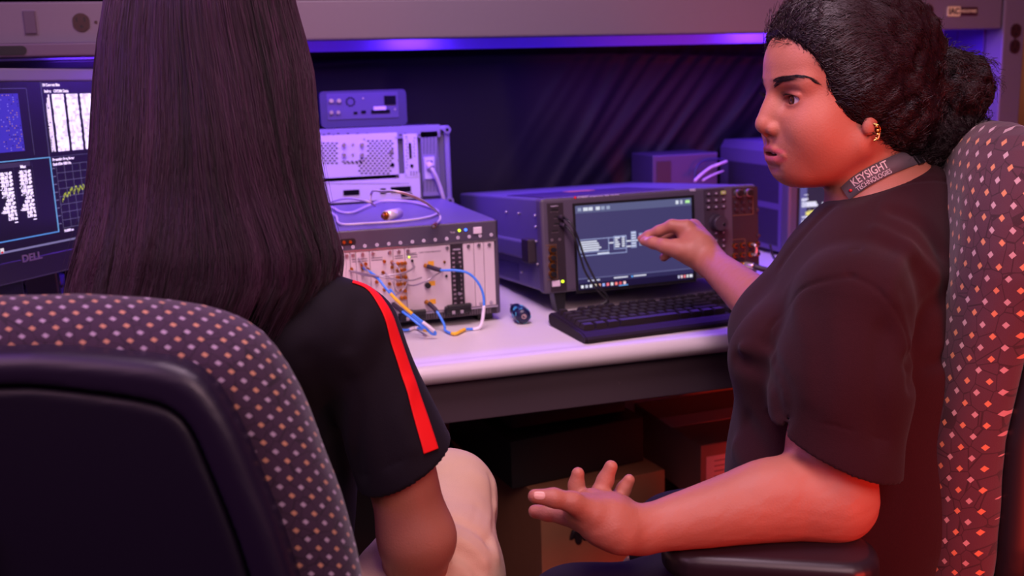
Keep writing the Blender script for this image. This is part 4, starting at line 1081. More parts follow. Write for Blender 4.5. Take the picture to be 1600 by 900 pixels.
def schain(pts, rs, sub=10):
    """limb through several joints: distance to a smooth centre line less a smoothly changing thickness"""
    P = np.array([v[:] for v in spline(pts, sub)], np.float32); R_ = np.array([v[0] for v in spline([(r, 0, 0) for r in rs], sub)], np.float32)
    def f(X):
        best = np.full(len(X), 1e9, np.float32); rad = np.zeros(len(X), np.float32)
        for i in range(len(P)-1):
            ba = P[i+1]-P[i]; q = X-P[i]; t = np.clip(q @ ba/float(ba @ ba), 0, 1); w = q-t[:, None]*ba; d = (w*w).sum(1)
            m = d < best; best = np.where(m, d, best); rad = np.where(m, R_[i]+(R_[i+1]-R_[i])*t, rad)
        return np.sqrt(best)-rad
    return f
class Sdf:
    def __init__(s): s.ops = []
    def add(s, f, k=0.01): s.ops.append(('u', f, k)); return s
    def sub(s, f, k=0.004): s.ops.append(('s', f, k)); return s
    def cut(s, f, k=0.0): s.ops.append(('i', f, k)); return s
    def disp(s, f): s.ops.append(('d', f, 0)); return s
    def __call__(s, P):
        d = None
        for (m, f, k) in s.ops:
            if m == 'd': d = d+f(P, d) if f.__code__.co_argcount == 2 else d+f(P); continue
            e = f(P)
            if d is None: d = e
            elif m == 'u': d = smin(d, e, k)
            elif m == 's': d = smax(d, -e, k)
            else: d = smax(d, e, k)
        return d
def waves(seed, freq, n=6, aniso=(1, 1, 1)):
    r = np.random.RandomState(seed); K = r.normal(size=(n, 3))*np.array(aniso); K = K/np.linalg.norm(K, axis=1)[:, None]*freq*r.uniform(.6, 1.5, (n, 1)); ph = r.uniform(0, 6.28, n)
    K = K.astype(np.float32)
    def f(P):
        s = 0
        for i in range(n): s = s+np.sin(P @ K[i]+ph[i]+1.3*np.sin(P @ K[(i+1) % n]*0.7))
        return s/n
    return f
def sdf_mesh(fn, lo, hi, h):
    lo = np.array(lo, float); hi = np.array(hi, float); S = 4
    nb = np.ceil((hi-lo)/(h*S)).astype(int); nf = nb*S+1
    bc = [lo[i]+(np.arange(nb[i])+0.5)*h*S for i in range(3)]
    G = np.stack(np.meshgrid(*bc, indexing='ij'), -1).reshape(-1, 3).astype(np.float32)
    dc = np.concatenate([fn(G[i:i+400000]) for i in range(0, len(G), 400000)]).reshape(nb)
    act = np.abs(dc) < h*S*1.9
    D = np.repeat(np.repeat(np.repeat(dc, S, 0), S, 1), S, 2).astype(np.float32)
    D = np.pad(D, ((0, 1), (0, 1), (0, 1)), mode='edge')
    D = np.where(D >= 0, np.maximum(D, h*4), np.minimum(D, -h*4)).astype(np.float32)
    mask = np.zeros(nf, bool)
    m = np.repeat(np.repeat(np.repeat(act, S, 0), S, 1), S, 2)
    for dx in (0, 1):
        for dy in (0, 1):
            for dz_ in (0, 1): mask[dx:nf[0]-1+dx, dy:nf[1]-1+dy, dz_:nf[2]-1+dz_] |= m
    I = np.argwhere(mask)
    for i in range(0, len(I), 300000):
        J = I[i:i+300000]; P = (lo+J*h).astype(np.float32); D[J[:, 0], J[:, 1], J[:, 2]] = fn(P)
    D[0], D[-1], D[:, 0], D[:, -1], D[:, :, 0], D[:, :, -1] = h, h, h, h, h, h
    ins = D < 0
    nc = np.array(nf)-1
    def cid(J): return (J[:, 0]*nc[1]+J[:, 1])*nc[2]+J[:, 2]
    ids, pos, quads = [], [], []
    for ax in range(3):
        s0 = [slice(None)]*3; s1 = [slice(None)]*3; s0[ax] = slice(0, -1); s1[ax] = slice(1, None)
        E = np.argwhere(ins[tuple(s0)] != ins[tuple(s1)])
        E1 = E.copy(); E1[:, ax] += 1
        d0 = D[E[:, 0], E[:, 1], E[:, 2]].astype(float); d1 = D[E1[:, 0], E1[:, 1], E1[:, 2]].astype(float)
        t = d0/(d0-d1); P = lo+E*h; P[:, ax] += t*h
        b, c = (ax+1) % 3, (ax+2) % 3
        cs = []
        for (ob, oc) in ((-1, -1), (0, -1), (0, 0), (-1, 0)):
            J = E.copy(); J[:, b] += ob; J[:, c] += oc; k = cid(J); cs.append(k); ids.append(k); pos.append(P)
        q = np.stack(cs, 1); fl = d0 > 0
        q[fl] = q[fl][:, ::-1]
        quads.append(q)
    ids = np.concatenate(ids); pos = np.concatenate(pos); quads = np.concatenate(quads)
    u, inv = np.unique(ids, return_inverse=True); inv = inv.ravel()
    cnt = np.bincount(inv); V = np.stack([np.bincount(inv, pos[:, i])/cnt for i in range(3)], 1)
    Q = np.searchsorted(u, quads)
    return V, Q
def np_mesh(name, V, Q, material, parent=None, colors=None, smooth=True):
    me = bpy.data.meshes.new(name)
    me.vertices.add(len(V)); me.vertices.foreach_set('co', np.asarray(V, np.float32).ravel())
    n = Q.shape[1]
    me.loops.add(Q.size); me.loops.foreach_set('vertex_index', Q.astype(np.int32).ravel())
    me.polygons.add(len(Q)); me.polygons.foreach_set('loop_start', np.arange(0, Q.size, n, dtype=np.int32)); me.polygons.foreach_set('loop_total', np.full(len(Q), n, np.int32))
    if smooth: me.polygons.foreach_set('use_smooth', np.ones(len(Q), bool))
    if colors is not None:
        a = me.color_attributes.new('Col', 'FLOAT_COLOR', 'POINT')
        c = np.ones((len(V), 4), np.float32); c[:, :3] = colors; a.data.foreach_set('color', c.ravel())
    me.update(); me.validate()
    me.materials.append(material)
    o = bpy.data.objects.new(name, me); COL.objects.link(o)
    if parent is not None: o.parent = parent
    return o
def join_np(parts):
    Vs, Qs, n = [], [], 0
    for V, Q in parts: Vs.append(V); Qs.append(Q+n); n += len(V)
    return np.concatenate(Vs), np.concatenate(Qs)
def strands(paths, r0, r1, sides=3, name='hair', material=None, parent=None, colors=None):
    """paths: (N, K, 3) array; each strand becomes a thin tapering tube; all in one mesh"""
    P = np.asarray(paths, float); N, K, _ = P.shape
    T = np.gradient(P, axis=1); T /= np.linalg.norm(T, axis=2, keepdims=True)+1e-12
    ref = np.array([0.31, 0.72, 0.62]); A = np.cross(T, ref); A /= np.linalg.norm(A, axis=2, keepdims=True)+1e-9; B = np.cross(T, A)
    rr = np.linspace(1, 0, K)[None, :, None]; rad = (r1+(r0-r1)*rr)
    if np.ndim(r0): pass
    V = np.stack([P+(A*math.cos(2*math.pi*s/sides)+B*math.sin(2*math.pi*s/sides))*rad for s in range(sides)], 2)  # N K S 3
    idx = np.arange(N*K*sides).reshape(N, K, sides)
    q = [np.stack([idx[:, :-1, s], idx[:, :-1, (s+1) % sides], idx[:, 1:, (s+1) % sides], idx[:, 1:, s]], -1).reshape(-1, 4) for s in range(sides)]
    c = None
    if colors is not None: c = np.repeat(colors, K*sides, axis=0)
    return np_mesh(name, V.reshape(-1, 3), np.concatenate(q), material, parent, c)
def hit(fn, px, py, d0=0.6, d1=2.2):
    """first point of a field's surface along the view ray, for setting creases and seams on it"""
    r_ = ray(px, py); L = np.linalg.norm(r_); t = d0
    for _ in range(140):
        p = CAM_POS+r_*t; d = float(fn(p[None].astype(np.float32))[0])
        if d < 0.0004: return p
        t += max(d*0.7, 0.0005)/L
        if t > d1: return None
    return CAM_POS+r_*t
def grad(fn, P, e=0.0015):
    P = P.astype(np.float32); G = np.zeros_like(P)
    for i in range(3):
        o = np.zeros(3, np.float32); o[i] = e
        G[:, i] = (fn(P+o)-fn(P-o))/(2*e)
    return G/(np.linalg.norm(G, axis=1, keepdims=True)+1e-9)
def project(fn, P, off=0.0, it=4):
    P = np.array(P, float)
    for _ in range(it):
        d = fn(P.astype(np.float32))-off; P = P-grad(fn, P)*d[:, None]*0.9
    return P

M_hair = mat('hair_dark', (30, 14, 19), 0.36, spec=0.36)
M_hair2 = mat('hair_base', (18, 9, 12), 0.55, spec=0.25, bump=(260, 0.6))
M_skin = mat('skin', (170, 112, 84), 0.50, spec=0.35, vcol=True, sss=0.08, bump=(420, 0.22))
M_shirt = mat('shirt_brown_black', (42, 15, 20), 0.95, spec=0.12, sheen=0.05, noise=(380, 0.16), bump=(900, 0.25))
M_polo = mat('polo_black', (14, 7, 18), 0.85, spec=0.2, sheen=0.03, bump=(1100, 0.2))
M_trouser_k = mat('khaki', (196, 166, 140), 0.85, spec=0.2, noise=(30, 0.05), bump=(700, 0.3))
M_trouser_b = mat('trouser_black', (28, 20, 28), 0.85, spec=0.25, bump=(700, 0.3))
# ================================================================ the seated woman at the right
pr_ = empty('person', (0.80, 1.06, 0.0), label='woman in a dark brown T-shirt, curly hair in a bun, pointing at the display', cat='person')
T0 = Matrix.Translation((-0.80, -1.06, 0.0))
def pchild(o, par=None):
    o.data.transform(T0); o.parent = par or pr_; return o
# ---- head, modelled in its own frame: x forward, y left, z up, origin between the ears at eye level
hf = nrm((-0.995, 0.100, 0.0)); hl = np.cross((0, 0, 1), hf); hu = np.array([0, 0, 1.0])
HM = np.stack([hf, hl, hu], 1)            # local -> world rotation
HO = at(1310, 152, 1.25)
def hw(P): return np.asarray(P) @ HM.T + HO
def head_fn(mouth=True, ears=True, lids=True, neck=True):
    s = Sdf()
    s.add(ell((-.010, 0, .038), (.095, .074, .086)))
    s.add(ell((.040, 0, .040), (.050, .058, .052)), .03)
    s.add(ell((.030, 0, -.035), (.058, .060, .075)), .03)
    s.add(ell((.0625, 0, -.0835), (.0200, .022, .0165)), .018)
    for y in (1, -1):
        s.add(rc((.0, y*.050, -.055), (.050, y*.020, -.080), .019, .017), .03)
        s.add(ell((.050, y*.037, -.035), (.030, .027, .034)), .025)
        s.add(rc((.0815, y*.010, .0215), (.067, y*.044, .020), .0085, .009), .014)
    s.add(rc((.015, 0, -.067), (.055, 0, -.078), .034, .020), .025)
    s.add(ell((.0615, 0, -.061), (.0268, .034, .026)), .018)
    if neck: s.add(rc((-.036, 0, -.05), (-.064, 0, -.22), .049, .053), .024)
    for y in (1, -1): s.sub(ell((.0895, y*.031, .001), (.0125, .0175, .0115)), .014)
    # nose
    s.add(rc((.0835, 0, .012), (.0985, 0, -.026), .0062, .0090), .012)
    s.add(ell((.080, 0, -.022), (.021, .0155, .024)), .012)
    s.add(ell((.0985, 0, -.0315), (.0104, .0105, .0092)), .008)
    for y in (1, -1): s.add(ell((.0905, y*.0130, -.0358), (.0098, .0064, .0078)), .005)
    s.add(rc((.0940, 0, -.043), (.0880, 0, -.054), .0035, .0045), .007)
    if lids:
        for y in (1, -1):
            c = np.array((.0672, y*.031, 0.0))
            s.add(ell(c+(0.0008, 0, 0), (.0142, .0172, .0140)), .005)
            s.add(rc(c+(.0125, -y*.010, .0055), c+(.0085, y*.0135, .0048), .0022, .0022), .004)   # upper lid fold
            s.sub(ell(c+(.0150, y*.0010, -.0004), (.0118, .0162, .0054)), .0012)
            s.sub(ell(c+(.0005, 0, 0), (.01265, .0156, .0127)), .0004)
    if mouth:
        # lips follow the curve of the jaw
        for y in (1, -1):
            s.add(chain([(.0908, y*.003, -.0595), (.0893, y*.0115, -.0606), (.0832, y*.0262, -.0662)], [.0040, .0036, .0022], .004), .004)
            s.add(chain([(.0860, y*.002, -.0758), (.0848, y*.0110, -.0748), (.0822, y*.0256, -.0684)], [.0050, .0046, .0024], .005), .005)
        s.sub(ell((.0875, 0, -.0672), (.0105, .0165, .0024)), .0016)
        s.sub(ell((.0945, 0, -.0860), (.0105, .018, .0045)), .010)
        for y in (1, -1): s.sub(ell((.0965, y*.0062, -.0447), (.0058, .0036, .0036)), .0022)
        # fold from nostril to mouth corner
        for y in (1, -1): s.add(ell((.060, y*.037, -.034), (.019, .014, .018)), .014)
        s.sub(ell((.103, 0, -.0525), (.0125, .0026, .0050)), .004)
    if ears:
        for y in (1, -1):
            s.add(ell((-.004, y*.0715, -.006), (.0125, .0065, .026), np.array([[.96, 0, .26], [0, 1, 0], [-.26, 0, .96]])), .006)
            s.sub(ell((-.002, y*.079, .000), (.007, .006, .015)), .003)
            s.add(ell((-.001, y*.0735, -.034), (.0085, .0055, .0105)), .004)
    return s
def hloc(p): return (np.asarray(p)-HO) @ HM
nb0 = at(1402, 345, 1.29)
_bf = nrm((-0.88, 0.47, 0)); _bl = np.cross((0, 0, 1), _bf)
_shL = at(1335, 478, 1.12); _shR = _shL-_bl*0.32-_bf*0.005-np.array((0, 0, .025))
HEAD = head_fn()
HEAD.add(rc(hloc(nb0), hloc(_shL-_bl*.03), .066, .050), .05)
HEAD.add(rc(hloc(nb0), hloc(_shR+_bl*.03), .066, .050), .05)
V, Q = sdf_mesh(HEAD, (-.145, -.12, -.20), (.125, .12, .135), .00125)
# colours of the face: lips, brows' skin, lids and cheeks differ in pigment
def skin_cols(P, base=(168, 104, 84), seed=1):
    b = np.array(srgb(*base)[:3]); n = waves(seed, 60, 5)(P.astype(np.float32))[:, None]
    return b*(1+0.05*n)
HC = skin_cols(V)
def blob(P, c, r, soft=.35):
    a = np.sqrt((((P-np.array(c))/np.array(r))**2).sum(1)); return np.clip((1+soft-a)/(2*soft), 0, 1)[:, None]
lip = np.maximum.reduce([blob(V, (.092, 0, -.0600), (.014, .013, .0046)), blob(V, (.085, .0170, -.0628), (.013, .0135, .0036)), blob(V, (.085, -.0170, -.0628), (.013, .0135, .0036)), blob(V, (.089, 0, -.0755), (.014, .013, .0058)), blob(V, (.084, .0145, -.0725), (.013, .0145, .0046)), blob(V, (.084, -.0145, -.0725), (.013, .0145, .0046))])
HC = HC*(1-lip)+np.array(srgb(178, 84, 88)[:3])*lip
ms = blob(V, (.080, 0, -.0672), (.0065, .0130, .0026), .25); HC = HC*(1-ms)+np.array(srgb(60, 20, 22)[:3])*ms
for y in (1, -1):
    e = blob(V, (.074, y*.031, -.001), (.018, .020, .0125), .6); HC = HC*(1-e*.30*np.array([.6, .9, .9]))
    ck = blob(V, (.06, y*.045, -.030), (.03, .03, .028), .8); HC = HC*(1+ck*np.array([.06, -.04, -.03]))
    bw = blob(V, (.083, y*.022, .0235), (.013, .0165, .0030), .6); HC = HC*(1-bw*.72)
    bw = blob(V, (.074, y*.041, .0232), (.012, .0105, .0024), .6); HC = HC*(1-bw*.60)
mole = blob(V, (.0665, .051, -.0475), (.004, .0016, .0016), .4)+blob(V, (.079, .034, -.022), (.004, .0010, .0010), .4); HC = HC*(1-.6*np.clip(mole, 0, 1))
head_part = (hw(V), Q); head_cols = HC; Q_head = Q

# ---- body joints (world)
bf = nrm((-0.88, 0.47, 0)); bl = np.cross((0, 0, 1), bf); bu = np.array([0, 0, 1.0])
BM = np.stack([bf, bl, bu], 1)
shL = at(1335, 478, 1.12)       # near (left) shoulder
elL = at(1299, 777, 1.10)
wrL = at(998, 828, 1.065)
elR = at(1262, 540, 1.38); wrR = at(1110, 409, 1.655)
chest = at(1335, 520, 1.29)
neck0 = hw(np.array([[-.056, 0, -.20]]))[0]
shR = chest*2-shL; shR = np.array([shL[0]+.0, shL[1], shL[2]]) - bl*0.0
shR = shL-bl*0.32-bf*0.005-bu*.025
hipc = at(1330, 900, 1.30)
# ---- left (near) forearm and upturned hand
def hand_L():
    s = Sdf()
    palm = at(925, 812, 1.045)
    s.add(schain([elL, at(1200, 784, 1.095), at(1100, 806, 1.08), wrL, at(962, 824, 1.055)], [.0460, .0445, .0345, .0240, .0210]), .0)
    s.add(rc(at(1297, 700, 1.115), elL, .0465, .0455), .02)
    s.add(rc(at(1315, 560, 1.12), at(1297, 700, 1.115), .050, .0465), .01)
    s.add(ell(at(1322, 797, 1.115), (.022, .022, .022)), .025)      # elbow point
    s.add(ell(at(1222, 756, 1.09), (.045, .028, .022), np.stack([nrm(elL-wrL), nrm(np.cross(nrm(elL-wrL), bu)), bu], 1)), .02)   # forearm muscle
    # palm: heel, thenar pad, knuckle row
    s.add(chain([wrL, at(954, 813, 1.052), at(915, 795, 1.05)], [.0235, .0225, .017], .012), .014)
    s.add(chain([at(970, 838, 1.045), at(936, 819, 1.045), at(902, 800, 1.045)], [.0175, .0165, .0130], .016), .014)
    s.add(chain([at(950, 800, 1.075), at(925, 790, 1.085)], [.022, .019], .016), .016)
    s.add(chain([at(968, 800, 1.09), at(958, 790, 1.10)], [.018, .015], .016), .014)
    # thumb lies on top, nail towards the camera
    s.add(chain([at(922, 800, 1.035), at(895, 785, 1.025), at(865, 778, 1.020), at(836, 775.5, 1.018)], [.0140, .0105, .0092, .0074], .006), .010)
    # index below it
    s.add(chain([at(905, 812, 1.060), at(880, 804, 1.065), at(856, 801, 1.070), at(836, 799.5, 1.075)], [.0125, .0098, .0088, .0074], .005), .007)
    # middle, ring and little fingers curl up beyond the palm
    s.add(chain([at(908, 800, 1.085), at(900, 782, 1.095), at(901, 758, 1.098), at(903, 740, 1.096)], [.0118, .0092, .0086, .0072], .005), .006)
    s.add(chain([at(930, 792, 1.098), at(936, 772, 1.108), at(946, 750, 1.112), at(954.5, 729, 1.110)], [.0118, .0096, .0088, .0073], .005), .006)
    s.add(chain([at(955, 796, 1.105), at(965, 781, 1.115), at(974, 765, 1.118), at(983, 750, 1.116)], [.0108, .0088, .0080, .0066], .005), .006)
    # creases
    s.sub(rc(at(902, 788, 1.008), at(897, 800, 1.008), .0012, .0012), .004)
    s.sub(rc(at(870, 771, 1.008), at(867, 784, 1.006), .0008, .0008), .003)
    s.disp(lambda P: 0.0004*waves(4, 300, 6)(P))
    return s
AL = hand_L()
def bounds(pts, pad):
    A = np.array(pts); return A.min(0)-pad, A.max(0)+pad
lo, hi = bounds([at(820, 720, 1.0), at(820, 720, 1.13), wrL, at(985, 850, 1.0), at(1000, 740, 1.13), at(1010, 830, 1.1)], .03)
lo, hi = bounds([at(828, 775, 1.02), at(836, 799, 1.075), at(903, 740, 1.096), at(954, 729, 1.11), at(983, 750, 1.116), elL, at(965, 838, 1.045), at(1330, 560, 1.12), wrL], .075)
armL_part = sdf_mesh(AL, lo, hi, .0016)
# ---- right (far) forearm with pinched pointing hand
def hand_R():
    s = Sdf()
    s.add(schain([elR, at(1200, 487, 1.475), at(1150, 444, 1.565), wrR, at(1098, 394, 1.672)], [.046, .0400, .0320, .0250, .0240]), .0)
    s.add(rc(shR, elR, .055, .048), .03)
    A = lambda x, y, d: at(x, y, d)
    s.add(chain([wrR, A(1091, 386, 1.675), A(1075, 364, 1.69)], [.0250, .0265, .0200], .012), .012)
    s.add(chain([A(1098, 402, 1.662), A(1078, 395, 1.662), A(1058, 387, 1.666)], [.0200, .0185, .0150], .012), .012)      # thenar
    s.add(chain([A(1097, 378, 1.70), A(1083, 356, 1.712)], [.020, .0155], .012), .012)
    # index: knuckle at the top, down to the touch point
    s.add(chain([A(1072, 356, 1.685), A(1050, 353, 1.69), A(1030, 361, 1.70), A(1013, 368, 1.712), A(1002, 373, 1.72)], [.0145, .0108, .0095, .0082, .0066], .005), .006)
    # thumb under it
    s.add(chain([A(1062, 391, 1.66), A(1040, 385, 1.67), A(1020, 379, 1.685), A(1006, 377, 1.70)], [.0150, .0118, .0098, .0074], .006), .008)
    # middle finger bent behind
    s.add(chain([A(1082, 357, 1.72), A(1066, 354, 1.732), A(1047, 363, 1.738), A(1032, 373, 1.735)], [.0125, .0105, .0092, .0078], .005), .005)
    # ring and little finger folded towards the palm, tips showing below
    s.add(chain([A(1088, 362, 1.735), A(1070, 365, 1.752), A(1052, 379, 1.752), A(1044, 392, 1.742)], [.0120, .0100, .0090, .0078], .005), .005)
    s.add(chain([A(1092, 372, 1.738), A(1074, 380, 1.752), A(1050, 392, 1.748), A(1037, 402, 1.738)], [.0115, .0095, .0086, .0074], .005), .005)
    s.disp(lambda P: 0.0003*waves(6, 300, 6)(P))
    return s
AR = hand_R()
lo, hi = bounds([at(1004, 371, 1.72), at(1092, 358, 1.76), elR, wrR, at(1060, 395, 1.65)], .06)
armR_part = sdf_mesh(AR, lo, hi, .0016)
# nails
def nail(fn, px, py, L, Wd, dirpx, par, base=(200, 150, 135)):
    c = hit(fn, px, py); 
    if c is None: return
    n = grad(fn, c[None])[0]; d1 = hit(fn, px+dirpx[0], py+dirpx[1]); t = nrm(d1-c) if d1 is not None else nrm(np.cross(n, (0, 0, 1)))
    t = nrm(t-n*(t@n)); b = np.cross(n, t); nx, ny = 9, 9
    Vn, Qn = [], []
    for i in range(nx):
        for j in range(ny):
            u, v = -1+2*i/(nx-1), -1+2*j/(ny-1); k = math.sqrt(max(0, 1-0.5*v*v)); uu = u*math.sqrt(1-0.45*v*v); vv = v*math.sqrt(1-0.35*u*u)
            Vn.append(c+t*uu*L+b*vv*Wd)
    Vn = project(fn, np.array(Vn), 0.0005)
    for i in range(nx-1):
        for j in range(ny-1): Qn.append((i*ny+j, (i+1)*ny+j, (i+1)*ny+j+1, i*ny+j+1))
    o = np_mesh('nail', Vn, np.array(Qn), mat('nail', base, 0.25, spec=0.5))
    pchild(o, par)
# ---- T-shirt
def stroke(fn, pts, A, w):
    P3 = [p if not isinstance(p, tuple) else hit(fn, *p) for p in pts]; P3 = [p for p in P3 if p is not None]
    if len(P3) < 2: return None
    P3 = [np.array(v) for v in spline(P3, 3)]
    segs = [rc(P3[i], P3[i+1], 0, 0) for i in range(len(P3)-1)]
    c = np.mean(P3, 0).astype(np.float32); rad = max(np.linalg.norm(p-c) for p in P3)+w*3
    def f(P):
        out = np.zeros(len(P), np.float32); m = ((P-c)**2).sum(1) < rad*rad
        if m.any():
            Q_ = P[m]; d = segs[0](Q_)
            for g_ in segs[1:]: d = np.minimum(d, g_(Q_))
            out[m] = A*np.exp(-(d/w)**2)
        return out
    return f
def shirt_body():
    s = Sdf()
    s.add(ell(chest+bu*-.01, (.122, .165, .185), BM), .0)
    s.add(ell(at(1325, 760, 1.30), (.135, .160, .22), BM), .06)
    s.add(ell(at(1218, 560, 1.215), (.062, .070, .068), BM), .05)
    s.add(ell(at(1218, 560, 1.215)-bl*0.13, (.062, .070, .068), BM), .05)
    s.add(ell(at(1232, 740, 1.25), (.075, .13, .12), BM), .06)
    s.add(rc(nb0, shL-bl*.03+bu*.006, .072, .060), .05)
    s.add(rc(nb0, shR+bl*.03, .070, .054), .05)
    s.add(rc(chest-bf*.06+bu*.05, at(1410, 560, 1.27), .09, .10), .06)
    s.add(rc(shR, shR+(elR-shR)*.80, .056, .054), .03)
    return s
hemc = at(1308, 697, 1.11)
slD = nrm(hemc-shL)
SL = Sdf().add(chain([shL, at(1312, 600, 1.115), hemc+slD*.06], [.066, .0720, .0745], .03))
SB = shirt_body()
hn = nrm(np.cross(at(1395, 728, 1.11)-at(1207, 664, 1.10), bl*.96+bf*.10))
if hn[2] > 0: hn = -hn
hp = at(1300, 692, 1.11)
SL.sub(chain([at(1308, 640, 1.112), hemc+slD*.10], [.060, .0695], .0), .001)      # hollow below the arm hole
SL.cut(halfspace(hp, hn), 0)
SH = Sdf(); SH.ops = list(SB.ops); SH.ops.append(('u', SL, .016))
for pts, A, w in (
    ([(1330, 432), (1292, 438), (1244, 460), (1210, 500), (1196, 540)], 0.0028, .0035),
    ([(1330, 432), (1365, 448), (1396, 484), (1414, 525), (1422, 570)], 0.0028, .0035),
    ([(1381, 289), (1362, 335), (1343, 385), (1332, 432)], 0.0021, .0025),
    ([(1371, 291), (1352, 335), (1334, 385), (1324, 430)], 0.0018, .0025),
    ([(1340, 300), (1390, 291), (1440, 283), (1480, 284)], 0.0021, .0030),
    ([(1196, 540), (1220, 590), (1228, 650), (1236, 720)], 0.0053, .0100),
    ([(1422, 570), (1432, 520), (1452, 480), (1480, 460)], 0.0079, .0110),
    ([(1415, 540), (1400, 490), (1392, 440), (1420, 390)], -0.0053, .0120),
    ([(1425, 600), (1450, 570), (1480, 560)], 0.0061, .0100),
    ([(1150, 560), (1180, 575), (1205, 600), (1215, 640)], 0.0070, .0100),
    ([(1160, 545), (1190, 545), (1210, 560)], -0.0053, .0080),
    ([(1165, 660), (1190, 700), (1230, 760)], 0.0053, .0120),
    ([(1150, 700), (1170, 740), (1210, 800)], -0.0061, .0140),
    ([(1245, 480), (1262, 540), (1262, 620)], -0.0032, .0140),
    ([(1380, 520), (1370, 600), (1378, 680)], 0.0039, .0130),
    ([(1300, 500), (1310, 570), (1300, 640)], -0.0026, .0160),
    ([(1300, 320), (1260, 360), (1220, 410)], 0.0035, .0100),
    ([(1400, 330), (1440, 350), (1470, 390)], 0.0053, .0120),
    ([(1370, 360), (1420, 385), (1460, 430)], -0.0044, .0120),
    ([(1223, 650), (1300, 664), (1390, 690)], 0.0014, .0016)):
    f_ = stroke(SH, pts, A, w)
    if f_ is not None: SH.disp(f_)
_wn = waves(21, 28, 6); _wn2 = waves(22, 75, 6)
SH.disp(lambda P: 0.0030*_wn(P)+0.0011*_wn2(P))
# neckline
SH.cut(halfspace(at(1432, 270, 1.24), bu+bf*.30+bl*.10), .002)
NB = Sdf().add(rc(hw(np.array([[-.030, 0, -.05]]))[0], hw(np.array([[-.056, 0, -.16]]))[0], .0585, .066), 0)
SH.sub(lambda P: NB(P), .004)
lo, hi = bounds([at(1140, 560, 1.2), chest+bf*.16, chest-bf*.18, shL+bl*.085, shR-bl*.09, at(1300, 960, 1.30), at(1400, 262, 1.25), hemc+bl*.09, at(1325, 760, 1.30)+bl*.16, at(1490, 700, 1.30)], .05)
lo[2] = at(1300, 940, 1.3)[2]
V, Q = sdf_mesh(SH, lo, hi, .0024)
pchild(np_mesh('t_shirt', V, Q, M_shirt), None)
# ---- body mesh: head, neck and both arms in one mesh
V, Q = join_np([head_part, armL_part, armR_part])
cols = np.concatenate([head_cols, skin_cols(armL_part[0]), skin_cols(armR_part[0])])
bodyR = pchild(np_mesh('body', V, Q, M_skin, None, cols))
nail(AL, 843, 774, .0058, .0046, (-5, 0), bodyR)
nail(AR, 1010, 372.5, .0046, .0034, (-4, 0), bodyR)
# ---- trousers
TR = Sdf()
TR.add(ell(at(1330, 930, 1.30), (.16, .17, .11), BM), 0)
TR.add(chain([at(1290, 965, 1.22), at(1080, 975, 1.16), at(905, 988, 1.12)], [.090, .080, .072], .03), .04)
TR.add(rc(at(905, 988, 1.12), at(905, 988, 1.12)-bu*.42-bf*.02, .066, .050), .03)
TR.add(chain([at(1300, 850, 1.40), at(1180, 835, 1.42), at(1062, 850, 1.42)], [.090, .082, .070], .03), .04)
TR.add(rc(at(1062, 850, 1.42), at(1062, 850, 1.42)-bu*.50, .064, .050), .03)
TR.disp(lambda P: .0018*_wn(P)+.0008*_wn2(P))
lo = np.array([.25, .85, .10]); hi = np.array([1.02, 1.50, .78])
V, Q = sdf_mesh(TR, lo, hi, .005)
pchild(np_mesh('trousers', V, Q, M_trouser_b))
for kx in (at(905, 988, 1.12), at(1062, 850, 1.42)):
    fx = np.array([kx[0], kx[1], 0.0]); s = Sdf().add(chain([fx+(0.03, -.01, .045), fx+(-.09, .04, .038), fx+(-.15, .07, .034)], [.045, .040, .030], .02)); s.add(rc(fx+(0.02, -.01, .13), fx+(0.02, -.01, .05), .045, .045), .03)
    s.cut(lambda P: .004-P[:, 2], .004)
    V, Q = sdf_mesh(s, fx+(-.2, -.1, 0), fx+(.1, .13, .2), .006); pchild(np_mesh('shoe', V, Q, mat('shoe_dark', (34, 28, 32), .6)))
# ---- eyes, teeth, brows, lashes
gaze = nrm((1, .06, -.05))
for y in (1, -1):
    c = np.array((.0672, y*.031, 0.0)); n_, m_ = 40, 60
    Vn, Cn = [], []
    ax1 = nrm(np.cross(gaze, (0, 0, 1))); ax2 = np.cross(gaze, ax1)
    for i in range(n_+1):
        ph = math.pi*i/n_; r_ = .0124+(.0008*max(0, 1-(ph/.5)**2) if ph < .5 else 0)
        col = (12, 6, 6) if ph < .17 else ((78, 44, 26) if ph < .44 else ((48, 26, 18) if ph < .50 else (226, 208, 206)))
        for j in range(m_):
            t = 2*math.pi*j/m_; Vn.append(c+((gaze*math.cos(ph)+(ax1*math.cos(t)+ax2*math.sin(t))*math.sin(ph))*r_)*np.array([1, 1+.24*min(1, max(0, (ph-.45)/.5)), 1])); Cn.append(srgb(*col)[:3])
    Qn = [(i*m_+j, i*m_+(j+1) % m_, (i+1)*m_+(j+1) % m_, (i+1)*m_+j) for i in range(n_) for j in range(m_)]
    pchild(np_mesh('eye', hw(np.array(Vn)), np.array(Qn), mat('eye_wet', (220, 200, 200), .06, spec=.7, coat=1.0, vcol=True), None, np.array(Cn)))
mb = MB()
for k_ in range(7):
    yy = -.0115+k_*.0038
    mb.box((.0815-abs(yy)*.25, yy-.0018, -.0678), (.0858-abs(yy)*.25, yy+.0018, -.0610), .0010)
for v in mb.bm.verts: v.co = Vector(hw(np.array([v.co[:]]))[0])
pchild(mb.build('teeth', mat('tooth', (225, 205, 190), .25)))
rs = np.random.RandomState(7)
